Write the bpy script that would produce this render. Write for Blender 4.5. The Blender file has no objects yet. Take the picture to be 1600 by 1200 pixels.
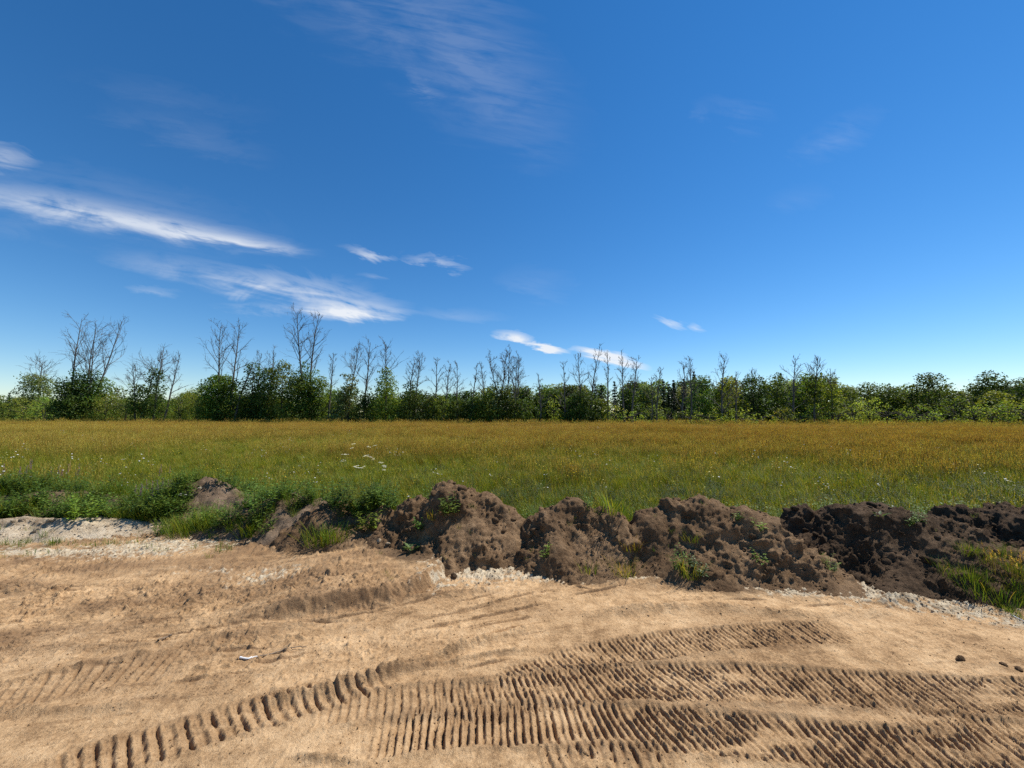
import bpy, math, random
import numpy as np
from mathutils import Vector, Matrix

R = math.radians
SC = bpy.context.scene
COL = SC.collection

# ------------------------------------------------------------------ camera
CAM_H, F_PX, PITCH = 1.6, 601.0, R(4.2)
cam_d = bpy.data.cameras.new('camera')
cam_d.sensor_width = 36.0
cam_d.lens = 36.0 * F_PX / 1600.0
cam_d.clip_start, cam_d.clip_end = 0.05, 9000.0
cam = bpy.data.objects.new('camera', cam_d)
COL.objects.link(cam)
cam.location = (0, 0, CAM_H)
cam.rotation_euler = (R(90) + PITCH, 0, 0)
SC.camera = cam

# ------------------------------------------------------------------ sky, sun, exposure
SUN_AZ, SUN_EL = R(64), R(57)          # clockwise from +Y (the view direction), above the horizon
world = bpy.data.worlds.new('World')
SC.world = world
world.use_nodes = True
WN, WL = world.node_tree.nodes, world.node_tree.links
WN.clear()


def wnode(kind, **kw):
    n = WN.new(kind)
    for k, v in kw.items():
        setattr(n, k, v)
    return n


def wmath(op, a, b=None, c=None, clamp=False):
    n = wnode('ShaderNodeMath', operation=op)
    n.use_clamp = clamp
    for i, v in enumerate((a, b, c)):
        if v is None:
            continue
        if isinstance(v, (int, float)):
            n.inputs[i].default_value = v
        else:
            WL.new(v, n.inputs[i])
    return n.outputs[0]


sky = wnode('ShaderNodeTexSky', sky_type='NISHITA')
sky.sun_disc = False
sky.sun_elevation = SUN_EL
sky.sun_rotation = SUN_AZ
sky.altitude = 0
sky.air_density = 1.0
sky.dust_density = 0.0
sky.ozone_density = 6.0
hsv = wnode('ShaderNodeHueSaturation')
hsv.inputs['Saturation'].default_value = 1.24
hsv.inputs['Value'].default_value = 1.0
WL.new(sky.outputs[0], hsv.inputs['Color'])

# cirrus: streaks laid out by direction; (u, v) = direction over its northward part
geo = wnode('ShaderNodeTexCoord')
sep = wnode('ShaderNodeSeparateXYZ')
WL.new(geo.outputs['Generated'], sep.inputs[0])
ysafe = wmath('MAXIMUM', sep.outputs[1], 0.05)
su = wmath('DIVIDE', sep.outputs[0], ysafe)
sv = wmath('DIVIDE', sep.outputs[2], ysafe)


def sky_uv(px, py):
    a, b = (px - 800) / F_PX, (600 - py) / F_PX
    cy, cz = math.cos(PITCH) - b * math.sin(PITCH), math.sin(PITCH) + b * math.cos(PITCH)
    return a / cy, cz / cy


# the fibres of the cirrus: one noise drawn out along the wind, one finer, one broad
WIND = R(-11)
cw, sw = math.cos(WIND), math.sin(WIND)


def fibre(along, across, z, detail, rough, dist):
    a_ = wmath('ADD', wmath('MULTIPLY', su, cw * along), wmath('MULTIPLY', sv, sw * along))
    b_ = wmath('SUBTRACT', wmath('MULTIPLY', sv, cw * across), wmath('MULTIPLY', su, sw * across))
    cmb = wnode('ShaderNodeCombineXYZ')
    WL.new(a_, cmb.inputs[0])
    WL.new(b_, cmb.inputs[1])
    cmb.inputs[2].default_value = z
    nz = wnode('ShaderNodeTexNoise')
    nz.inputs['Scale'].default_value = 1.0
    nz.inputs['Detail'].default_value = detail
    nz.inputs['Roughness'].default_value = rough
    nz.inputs['Distortion'].default_value = dist
    WL.new(cmb.outputs[0], nz.inputs['Vector'])
    return wmath('SUBTRACT', nz.outputs['Fac'], 0.5)


f_long = fibre(5.0, 34.0, 3.1, 4.0, 0.6, 0.5)
f_broad = fibre(4.5, 11.0, 8.7, 5.0, 0.62, 0.9)
# x0,y0 -> x1,y1, half width, strength, warp (0 little, 1 much)
STREAKS = [
    (-200, 272, 480, 392, 26, 0.40, 0), (60, 318, 478, 392, 14, 0.42, 0), (240, 358, 476, 391, 8, 0.45, 0), (-240, 262, 430, 372, 60, 0.12, 1),
    (170, 400, 650, 490, 24, 0.42, 0), (330, 434, 640, 486, 30, 0.34, 1), (330, 482, 636, 494, 11, 0.62, 0), (470, 480, 640, 492, 15, 0.62, 0),
    (530, 388, 635, 398, 11, 0.55, 1), (640, 401, 735, 420, 11, 0.65, 1), (555, 431, 605, 435, 5, 0.25, 0),
    (772, 520, 835, 530, 6, 1.2, 0), (815, 532, 894, 550, 6, 1.8, 0), (893, 544, 980, 558, 7, 2.0, 0), (905, 552, 1018, 572, 8, 1.8, 0),
    (1010, 500, 1070, 514, 9, 0.6, 1), (1074, 508, 1100, 516, 7, 0.5, 0), (-80, 232, 60, 254, 24, 0.55, 1),
    (100, 118, 430, 180, 26, 0.035, 1), (150, 170, 440, 246, 30, 0.06, 1),
    (340, -180, 760, 120, 120, 0.08, 1), (560, -60, 900, 240, 110, 0.07, 1), (690, -60, 870, 270, 70, 0.05, 1), (630, 112, 685, 160, 18, 0.16, 1),
    (1240, 250, 1375, 176, 30, 0.09, 1), (1090, 160, 1200, 196, 30, 0.07, 1), (1200, 315, 1300, 300, 20, 0.035, 1),
    (195, 448, 280, 460, 7, 0.22, 0), (640, 484, 800, 498, 9, 0.12, 0), (790, 425, 900, 460, 26, 0.06, 1),
]


def warped(k_along, k_across):
    cmb = wnode('ShaderNodeCombineXYZ')
    WL.new(wmath('MULTIPLY_ADD', f_broad, k_along, su), cmb.inputs[0])
    WL.new(wmath('ADD', wmath('MULTIPLY_ADD', f_broad, k_across, sv), wmath('MULTIPLY', f_long, 0.05)), cmb.inputs[1])
    return cmb.outputs[0]


WARPED = (warped(0.10, 0.035), warped(0.22, 0.12))
total = None
for x0, y0, x1, y1, hw, st, wp in STREAKS:
    u0, v0 = sky_uv(x0, y0)
    u1, v1 = sky_uv(x1, y1)
    mp = wnode('ShaderNodeMapping', vector_type='TEXTURE')
    mp.inputs['Location'].default_value = ((u0 + u1) / 2, (v0 + v1) / 2, 0)
    mp.inputs['Rotation'].default_value = (0, 0, math.atan2(v1 - v0, u1 - u0))
    mp.inputs['Scale'].default_value = (math.hypot(u1 - u0, v1 - v0) / 2 * 1.1, hw / F_PX * 1.25, 1)
    WL.new(WARPED[wp], mp.inputs['Vector'])
    gr = wnode('ShaderNodeTexGradient', gradient_type='SPHERICAL')
    WL.new(mp.outputs[0], gr.inputs['Vector'])
    total = wmath('MULTIPLY', gr.outputs['Fac'], st * 1.0) if total is None else wmath('MULTIPLY_ADD', gr.outputs['Fac'], st * 1.0, total)
total = wmath('MULTIPLY', total, wmath('MULTIPLY_ADD', f_long, 2.6, wmath('MULTIPLY_ADD', f_broad, 2.2, 0.66), clamp=True))
front = wmath('GREATER_THAN', sep.outputs[1], 0.06)
cloud = wmath('MULTIPLY', wmath('MINIMUM', total, 0.92), front)
mixc = wnode('ShaderNodeMix', data_type='RGBA')
WL.new(cloud, mixc.inputs['Factor'])
WL.new(hsv.outputs[0], mixc.inputs[6])
mixc.inputs[7].default_value = (6.7, 6.95, 7.3, 1)
bg = wnode('ShaderNodeBackground')
bg.inputs['Strength'].default_value = 0.111
WL.new(mixc.outputs[2], bg.inputs['Color'])
wo = wnode('ShaderNodeOutputWorld')
WL.new(bg.outputs[0], wo.inputs['Surface'])

world.cycles.sampling_method = 'MANUAL'
world.cycles.sample_map_resolution = 512

sun_d = bpy.data.lights.new('sun', 'SUN')
sun_d.energy = 5.0
sun_d.angle = R(0.53)
sun_d.color = (1.0, 0.955, 0.88)
sun = bpy.data.objects.new('sun', sun_d)
COL.objects.link(sun)
SUN_DIR = Vector((math.sin(SUN_AZ) * math.cos(SUN_EL), math.cos(SUN_AZ) * math.cos(SUN_EL), math.sin(SUN_EL)))
sun.rotation_euler = (-SUN_DIR).to_track_quat('-Z', 'Y').to_euler()
sun.location = SUN_DIR * 50

SC.view_settings.view_transform = 'Standard'
SC.view_settings.look = 'None'
SC.view_settings.exposure = 0.25
SC.view_settings.gamma = 1.0
SC.cycles.use_denoising = False
SC.cycles.max_bounces = 6
SC.cycles.transparent_max_bounces = 8

# ------------------------------------------------------------------ helpers
rng = np.random.default_rng(11)
random.seed(11)
_perm = np.random.default_rng(5).permutation(256).astype(np.int32)
_perm = np.concatenate([_perm, _perm, _perm])
_ang = np.random.default_rng(6).uniform(0, 2 * np.pi, 256)
_gx, _gy = np.cos(_ang).astype(np.float32), np.sin(_ang).astype(np.float32)


def perlin(x, y, seed=0):
    x = np.asarray(x, float) + seed * 17.31
    y = np.asarray(y, float) - seed * 9.73
    fx, fy = np.floor(x), np.floor(y)
    xi, yi = fx.astype(np.int32), fy.astype(np.int32)
    xf, yf = (x - fx).astype(np.float32), (y - fy).astype(np.float32)
    u, v = xf * xf * xf * (xf * (xf * 6 - 15) + 10), yf * yf * yf * (yf * (yf * 6 - 15) + 10)

    def g(ix, iy, dx, dy):
        h = _perm[_perm[ix & 255] + (iy & 255)]
        return _gx[h] * dx + _gy[h] * dy
    a, b = g(xi, yi, xf, yf), g(xi + 1, yi, xf - 1, yf)
    c, d = g(xi, yi + 1, xf, yf - 1), g(xi + 1, yi + 1, xf - 1, yf - 1)
    return (a + u * (b - a) + v * ((c + u * (d - c)) - (a + u * (b - a)))) * 1.45


def fbm(x, y, octv=4, seed=0, gain=0.5, billow=False):
    s, amp, tot = 0, 1.0, 0
    for o in range(octv):
        n = perlin(x * 2 ** o, y * 2 ** o, seed + o * 3)
        s = s + amp * ((np.abs(n) * 2 - 0.6) if billow else n)
        tot += amp
        amp *= gain
    return s / tot


_g3 = np.random.default_rng(9).normal(size=(256, 3))
_g3 /= np.linalg.norm(_g3, axis=1, keepdims=True)


def perlin3(x, y, z, seed=0):
    x, y, z = x + seed * 17.31, y - seed * 9.73, z + seed * 3.17
    xi, yi, zi = (np.floor(v).astype(np.int64) for v in (x, y, z))
    xf, yf, zf = x - xi, y - yi, z - zi
    u, v, w = (t * t * t * (t * (t * 6 - 15) + 10) for t in (xf, yf, zf))
    out = 0
    for i in (0, 1):
        for j in (0, 1):
            for k in (0, 1):
                h = _perm[_perm[_perm[(xi + i) & 255] + ((yi + j) & 255)] + ((zi + k) & 255)]
                g = _g3[h]
                d = g[..., 0] * (xf - i) + g[..., 1] * (yf - j) + g[..., 2] * (zf - k)
                out = out + d * (u if i else 1 - u) * (v if j else 1 - v) * (w if k else 1 - w)
    return out * 1.6


def fbm3(x, y, z, octv=3, seed=0, gain=0.5, billow=False):
    s, amp, tot = 0, 1.0, 0
    for o in range(octv):
        n = perlin3(x * 2.03 ** o, y * 2.03 ** o, z * 2.03 ** o, seed + o * 3)
        s = s + amp * ((np.abs(n) * 2 - 0.6) if billow else n)
        tot += amp
        amp *= gain
    return s / tot


def sst(a, b, x):
    t = np.clip((np.asarray(x, float) - a) / (b - a), 0, 1)
    return t * t * (3 - 2 * t)


def pxray(px, py):
    a, b = (px - 800) / F_PX, (600 - py) / F_PX
    d = np.array([a, math.cos(PITCH) - b * math.sin(PITCH), math.sin(PITCH) + b * math.cos(PITCH)])
    return d


def ground(px, py, z=0.0):
    d = pxray(px, py)
    t = (z - CAM_H) / d[2]
    return d[0] * t, d[1] * t


def seg_coords(X, Y, pts):
    """distance across (signed) and length along a polyline, for every point"""
    best = np.full(X.shape, 1e9)
    S = np.zeros(X.shape)
    sd = np.zeros(X.shape)
    acc = 0.0
    for (ax, ay), (bx, by) in zip(pts[:-1], pts[1:]):
        dx, dy = bx - ax, by - ay
        L = math.hypot(dx, dy)
        t = np.clip(((X - ax) * dx + (Y - ay) * dy) / (L * L), 0, 1)
        ex, ey = X - (ax + t * dx), Y - (ay + t * dy)
        d = np.hypot(ex, ey)
        m = d < best
        best = np.where(m, d, best)
        S = np.where(m, acc + t * L, S)
        sd = np.where(m, np.sign(dx * ey - dy * ex) * d, sd)
        acc += L
    return best, sd, S, acc


def smooth_poly(pts, n=6):
    """Catmull-Rom through the points"""
    P = [np.array(p, float) for p in pts]
    P = [2 * P[0] - P[1]] + P + [2 * P[-1] - P[-2]]
    out = []
    for i in range(1, len(P) - 2):
        for k in range(n):
            t = k / n
            a, b, c, d = P[i - 1], P[i], P[i + 1], P[i + 2]
            out.append(0.5 * ((2 * b) + (c - a) * t + (2 * a - 5 * b + 4 * c - d) * t * t + (3 * b - a - 3 * c + d) * t ** 3))
    out.append(P[-2])
    return [tuple(p) for p in out]


def mesh_np(name, V, Fq, smooth=True):
    """V (n,3); Fq (m,k) all with k corners"""
    V = np.ascontiguousarray(V, dtype=np.float32)
    Fq = np.ascontiguousarray(Fq, dtype=np.int32)
    me = bpy.data.meshes.new(name)
    me.vertices.add(len(V))
    me.vertices.foreach_set('co', V.ravel())
    m, k = Fq.shape
    me.loops.add(m * k)
    me.loops.foreach_set('vertex_index', Fq.ravel())
    me.polygons.add(m)
    me.polygons.foreach_set('loop_start', np.arange(0, m * k, k, dtype=np.int32))
    me.polygons.foreach_set('use_smooth', np.full(m, smooth))
    me.update(calc_edges=True)
    return me


def set_col(me, name, C):
    """a colour per vertex"""
    at = me.attributes.new(name, 'FLOAT_COLOR', 'POINT')
    C = np.asarray(C, np.float32)
    if C.shape[1] == 3:
        C = np.hstack([C, np.ones((len(C), 1), np.float32)])
    at.data.foreach_set('color', np.ascontiguousarray(C, np.float32).ravel())


def link(name, me, parent=None, mat=None):
    o = bpy.data.objects.new(name, me)
    COL.objects.link(o)
    if parent is not None:
        o.parent = parent
    if mat is not None and me is not None and len(me.materials) == 0:
        me.materials.append(mat)
    return o


def tag(o, label=None, cat=None, group=None, kind=None):
    if label:
        o['label'] = label
    if cat:
        o['category'] = cat
    if group:
        o['group'] = group
    if kind:
        o['kind'] = kind
    return o


def empty(name, loc, rz=0.0):
    o = bpy.data.objects.new(name, None)
    COL.objects.link(o)
    o.location = loc
    o.rotation_euler = (0, 0, rz)
    o.empty_display_size = 0.2
    return o


# ------------------------------------------------------------------ materials
def new_mat(name):
    m = bpy.data.materials.new(name)
    m.use_nodes = True
    nt = m.node_tree
    nt.nodes.clear()
    out = nt.nodes.new('ShaderNodeOutputMaterial')
    return m, nt, out


def N(nt, kind, **kw):
    n = nt.nodes.new(kind)
    for k, v in kw.items():
        setattr(n, k, v)
    return n


def noise(nt, vec, scale, detail=5, rough=0.6):
    n = N(nt, 'ShaderNodeTexNoise')
    n.inputs['Scale'].default_value = scale
    n.inputs['Detail'].default_value = detail
    n.inputs['Roughness'].default_value = rough
    nt.links.new(vec, n.inputs['Vector'])
    return n.outputs['Fac']


def ramp(nt, fac, stops):
    n = N(nt, 'ShaderNodeValToRGB')
    while len(n.color_ramp.elements) < len(stops):
        n.color_ramp.elements.new(0.5)
    for e, (p, c) in zip(n.color_ramp.elements, stops):
        e.position = p
        e.color = (*c, 1) if len(c) == 3 else c
    nt.links.new(fac, n.inputs['Fac'])
    return n.outputs['Color']


def mix(nt, fac, a, b, blend='MIX'):
    n = N(nt, 'ShaderNodeMix', data_type='RGBA', blend_type=blend)
    for sock, v in ((n.inputs['Factor'], fac), (n.inputs[6], a), (n.inputs[7], b)):
        if isinstance(v, (int, float)):
            sock.default_value = v
        elif isinstance(v, tuple):
            sock.default_value = (*v, 1) if len(v) == 3 else v
        else:
            nt.links.new(v, sock)
    return n.outputs[2]


def nmath(nt, op, a, b=None, clamp=False):
    n = N(nt, 'ShaderNodeMath', operation=op)
    n.use_clamp = clamp
    for i, v in enumerate((a, b)):
        if v is None:
            continue
        if isinstance(v, (int, float)):
            n.inputs[i].default_value = v
        else:
            nt.links.new(v, n.inputs[i])
    return n.outputs[0]


def soil_material(name, tones, fine=1.0, clay=None, bump=0.004):
    """earth: tones dark / mid / light; the attribute 'soil' holds R pale clay, G turned earth plus painted groove shade, B dark topsoil"""
    m, nt, out = new_mat(name)
    tc = N(nt, 'ShaderNodeTexCoord')
    ob = tc.outputs['Object']
    n1 = noise(nt, ob, 1.3, 6, 0.65)
    n2 = noise(nt, ob, 9.0, 6, 0.7)
    n3 = noise(nt, ob, 70.0, 5, 0.75)
    mixn = nmath(nt, 'ADD', nmath(nt, 'MULTIPLY', n1, 0.40), nmath(nt, 'ADD', nmath(nt, 'MULTIPLY', n2, 0.33), nmath(nt, 'MULTIPLY', n3, 0.30)))
    colr = ramp(nt, mixn, [(0.43, tones[0]), (0.515, tones[1]), (0.61, tones[2])])
    speck = noise(nt, ob, 150.0, 3, 0.8)
    colr = mix(nt, nmath(nt, 'MULTIPLY', nmath(nt, 'SUBTRACT', 0.44, speck, True), 5.0, True), colr, tones[0])
    colr = mix(nt, nmath(nt, 'MULTIPLY', nmath(nt, 'SUBTRACT', speck, 0.58, True), 4.0, True), colr, tones[2])
    if clay is not None:
        at = N(nt, 'ShaderNodeAttribute', attribute_name='soil')
        sp = N(nt, 'ShaderNodeSeparateColor')
        nt.links.new(at.outputs['Color'], sp.inputs[0])
        colr = mix(nt, nmath(nt, 'MULTIPLY', sp.outputs[1], 0.9), colr, clay['turned_shade'])
        top = ramp(nt, n2, [(0.35, clay['dark0']), (0.65, clay['dark1'])])
        colr = mix(nt, sp.outputs[2], colr, top)
        cl = ramp(nt, n2, [(0.32, clay['pale0']), (0.62, clay['pale1'])])
        colr = mix(nt, sp.outputs[0], colr, cl)
    b = N(nt, 'ShaderNodeBsdfPrincipled')
    nt.links.new(colr, b.inputs['Base Color'])
    b.inputs['Roughness'].default_value = 0.95
    b.inputs['Specular IOR Level'].default_value = 0.12
    bp = N(nt, 'ShaderNodeBump')
    bp.inputs['Strength'].default_value = 1.0
    bp.inputs['Distance'].default_value = bump
    bn = nmath(nt, 'ADD', noise(nt, ob, 55.0 * fine, 6, 0.7), nmath(nt, 'MULTIPLY', noise(nt, ob, 230.0 * fine, 4, 0.7), 0.5))
    nt.links.new(bn, bp.inputs['Height'])
    nt.links.new(bp.outputs[0], b.inputs['Normal'])
    nt.links.new(b.outputs[0], out.inputs['Surface'])
    return m


def leaf_material(name, base, var=0.35, transl=0.35, hue=0.03, use_attr=True, gloss=0.25, instancer=False):
    m, nt, out = new_mat(name)
    oi = N(nt, 'ShaderNodeObjectInfo')
    h = N(nt, 'ShaderNodeHueSaturation')
    if use_attr:
        at = N(nt, 'ShaderNodeAttribute', attribute_name='tint')
        c = mix(nt, 1.0, at.outputs['Color'], (*base,), 'MULTIPLY')
        nt.links.new(c, h.inputs['Color'])
    else:
        h.inputs['Color'].default_value = (*base, 1)
    mr = N(nt, 'ShaderNodeMapRange')
    nt.links.new(oi.outputs['Random'], mr.inputs[0])
    mr.inputs[3].default_value = 0.5 - hue
    mr.inputs[4].default_value = 0.5 + hue
    nt.links.new(mr.outputs[0], h.inputs['Hue'])
    mv = N(nt, 'ShaderNodeMapRange')
    r2 = nmath(nt, 'FRACT', nmath(nt, 'MULTIPLY', oi.outputs['Random'], 7.77))
    nt.links.new(r2, mv.inputs[0])
    mv.inputs[3].default_value = 1 - var
    mv.inputs[4].default_value = 1 + var
    nt.links.new(mv.outputs[0], h.inputs['Value'])
    b = N(nt, 'ShaderNodeBsdfPrincipled')
    b.inputs['Roughness'].default_value = 0.55
    b.inputs['Specular IOR Level'].default_value = gloss
    nt.links.new(h.outputs[0], b.inputs['Base Color'])
    t = N(nt, 'ShaderNodeBsdfTranslucent')
    tcol = mix(nt, 1.0, h.outputs[0], (1.25, 1.15, 0.55), 'MULTIPLY')
    nt.links.new(tcol, t.inputs['Color'])
    ms = N(nt, 'ShaderNodeMixShader')
    ms.inputs[0].default_value = transl
    nt.links.new(b.outputs[0], ms.inputs[1])
    nt.links.new(t.outputs[0], ms.inputs[2])
    nt.links.new(ms.outputs[0], out.inputs['Surface'])
    return m


def bark_material(name, c0, c1):
    m, nt, out = new_mat(name)
    tc = N(nt, 'ShaderNodeTexCoord')
    mp = N(nt, 'ShaderNodeMapping')
    mp.inputs['Scale'].default_value = (6, 6, 1.2)
    nt.links.new(tc.outputs['Object'], mp.inputs[0])
    colr = ramp(nt, noise(nt, mp.outputs[0], 2.0, 5, 0.7), [(0.35, c0), (0.65, c1)])
    b = N(nt, 'ShaderNodeBsdfPrincipled')
    b.inputs['Roughness'].default_value = 0.9
    b.inputs['Specular IOR Level'].default_value = 0.15
    nt.links.new(colr, b.inputs['Base Color'])
    nt.links.new(b.outputs[0], out.inputs['Surface'])
    return m


M_DIRT = soil_material('sandy_dirt', [(0.28, 0.163, 0.076), (0.54, 0.340, 0.170), (0.74, 0.500, 0.272)],
                       clay=dict(turned_shade=(0.235, 0.140, 0.072), dark0=(0.09, 0.055, 0.030), dark1=(0.18, 0.115, 0.064),
                                 pale0=(0.36, 0.275, 0.175), pale1=(0.66, 0.56, 0.395)), bump=0.012)
M_MOUND = {
    'brown': soil_material('brown_topsoil', [(0.095, 0.055, 0.028), (0.190, 0.116, 0.061), (0.32, 0.205, 0.112)], bump=0.02),
    'dark': soil_material('dark_topsoil', [(0.045, 0.028, 0.016), (0.098, 0.062, 0.036), (0.18, 0.117, 0.068)], bump=0.02),
    'grey': soil_material('grey_topsoil', [(0.11, 0.072, 0.044), (0.20, 0.136, 0.085), (0.29, 0.205, 0.135)], bump=0.02),
    'clay': soil_material('pale_clay', [(0.26, 0.175, 0.10), (0.48, 0.37, 0.245), (0.68, 0.56, 0.40)], bump=0.02),
}
M_FIELD = soil_material('field_soil', [(0.035, 0.045, 0.012), (0.065, 0.07, 0.02), (0.11, 0.09, 0.03)], bump=0.02)
M_BARK = bark_material('grey_bark', (0.075, 0.062, 0.05), (0.17, 0.15, 0.125))
M_BARK_D = bark_material('dark_bark', (0.045, 0.036, 0.028), (0.10, 0.085, 0.068))
M_LEAF = {
    'dark': leaf_material('dark_green_leaf', (0.078, 0.122, 0.020), transl=0.42, var=0.2),
    'mid': leaf_material('mid_green_leaf', (0.165, 0.222, 0.032), transl=0.48, var=0.2),
    'light': leaf_material('light_green_leaf', (0.25, 0.31, 0.055), transl=0.5, var=0.2),
    'sage': leaf_material('grey_green_leaf', (0.195, 0.225, 0.075), transl=0.44, var=0.2),
    'bright': leaf_material('willow_leaf', (0.35, 0.43, 0.08), transl=0.52, var=0.2),
    'pine': leaf_material('conifer_needle', (0.034, 0.058, 0.022), transl=0.15, var=0.25),
}
M_GRASS = leaf_material('meadow_blade', (1, 1, 1), var=0.22, transl=0.42, hue=0.018, gloss=0.2)
M_WEED = leaf_material('weed_leaf', (1, 1, 1), var=0.2, transl=0.38, hue=0.015, gloss=0.3)

# ------------------------------------------------------------------ the ground
FIELD_Z = -0.12


def to_ground(pts):
    return smooth_poly([ground(*p) for p in pts])


# machine tracks: centre line in the photograph's pixels -> metres on the ground; width, groove pitch, depth
TRACKS = [
    (to_ground([(770, 1080), (850, 1050), (950, 1022), (1080, 1004), (1200, 994), (1330, 990)]), 0.26, 0.034, 0.018, 1),
    (to_ground([(660, 1112), (760, 1090), (880, 1072), (1020, 1066), (1180, 1068), (1350, 1078), (1500, 1085), (1700, 1096), (1950, 1110)]), 0.30, 0.037, 0.021, 2),
    (to_ground([(560, 1150), (700, 1132), (850, 1128), (1000, 1134), (1150, 1146), (1300, 1163), (1450, 1176), (1600, 1180)]), 0.27, 0.040, 0.023, 3),
    (to_ground([(1380, 1118), (1480, 1138), (1600, 1160), (1800, 1185), (2000, 1200)]), 0.28, 0.036, 0.022, 4),
    (to_ground([(20, 1230), (150, 1188), (270, 1152), (390, 1116), (500, 1086), (620, 1050)]), 0.24, 0.056, 0.022, 5),
    (to_ground([(-150, 1120), (0, 1092), (100, 1068), (200, 1048), (300, 1036)]), 0.30, 0.060, 0.010, 6),
    (to_ground([(820, 1205), (950, 1195), (1080, 1200)]), 0.22, 0.050, 0.018, 7),
    (to_ground([(480, 1115), (600, 1098), (720, 1085), (830, 1090)]), 0.22, 0.046, 0.012, 8),
]
SPURS = [  # little windrows and scrape edges: points, half width, height
    (to_ground([(380, 1098), (500, 1080), (620, 1048), (700, 1020), (780, 995), (860, 972)]), 0.034, 0.052, 11),
    (to_ground([(560, 1062), (640, 1046), (760, 1022), (870, 1008)]), 0.018, 0.022, 12),
    (to_ground([(430, 1178), (510, 1186), (600, 1197)]), 0.018, 0.034, 13),
    (to_ground([(880, 962), (1000, 952), (1120, 952), (1250, 962), (1420, 956)]), 0.06, 0.030, 14),
    (to_ground([(400, 965), (520, 950), (620, 938), (700, 930), (800, 915)]), 0.04, 0.025, 15),
    (to_ground([(0, 1105), (100, 1110), (200, 1102), (290, 1098)]), 0.03, 0.020, 16),
    (to_ground([(60, 1008), (200, 1010), (400, 985), (560, 960)]), 0.035, 0.018, 17),
    (to_ground([(520, 1128), (640, 1112), (700, 1108)]), 0.03, 0.016, 18),
    (to_ground([(1360, 946), (1420, 938), (1480, 942)]), 0.07, 0.05, 19),
    (to_ground([(925, 915), (1000, 912), (1060, 910)]), 0.10, 0.05, 20),
]
SCRAPES = [  # straight blade lines: start, end
    ((690, 962), (880, 917)), ((610, 992), (760, 960)), ((720, 985), (900, 942)), ((770, 1000), (905, 972)), ((480, 975), (640, 945)), ((1120, 938), (1240, 940)),
    ((700, 1048), (860, 1012)), ((540, 1062), (700, 1030)), ((240, 1068), (420, 1040)), ((60, 1130), (260, 1108)), ((880, 930), (1000, 912)), ((330, 880), (520, 872)), ((300, 890), (470, 884)), ((350, 868), (560, 864)),
    ((630, 975), (860, 920)), ((600, 968), (800, 920)), ((650, 985), (900, 930)), ((640, 1000), (820, 958)),
    ((690, 1005), (860, 966)), ((560, 962), (720, 925)), ((1240, 950), (1330, 943)), ((1300, 958), (1410, 946)),
    ((380, 1033), (520, 1008)), ((200, 1000), (420, 968)), ((850, 905), (960, 925)),
]
SCRAPE_G = [(ground(*a), ground(*b)) for a, b in SCRAPES]

CLAY = [  # pale clay showing: pixel centre, pixel half axes, strength
    (755, 882, 62, 24, 1.15), (790, 862, 40, 20, 1.0), (870, 899, 90, 10, 1.0), (1330, 915, 75, 26, 1.0), (1290, 895, 40, 24, 0.9), (1400, 938, 60, 14, 0.8), (1240, 925, 60, 12, 0.75), (1500, 950, 80, 18, 0.8),
    (1600, 970, 90, 14, 0.6), (450, 838, 50, 10, 0.8), (70, 828, 140, 24, 0.7), (80, 862, 150, 8, 0.8), (230, 856, 110, 16, 0.85),
    (340, 850, 60, 14, 0.5), (420, 905, 60, 14, 0.6), (340, 892, 90, 7, 0.4), (690, 905, 45, 22, 0.55), (805, 830, 30, 14, 0.9),
    (560, 847, 45, 6, 0.9), (1000, 905, 40, 6, 0.7), (1100, 905, 30, 8, 0.7), (1180, 915, 60, 8, 0.6),
]


def gauss_px(X, Y, px, py, ax, ay):
    cx, cy = ground(px, py)
    rx = ax * cy / F_PX
    y2 = ground(px, py - ay)[1]
    ry = max(0.04, y2 - cy)
    return np.exp(-(((X - cx) / rx) ** 2 + ((Y - cy) / ry) ** 2) * 0.9)


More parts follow.
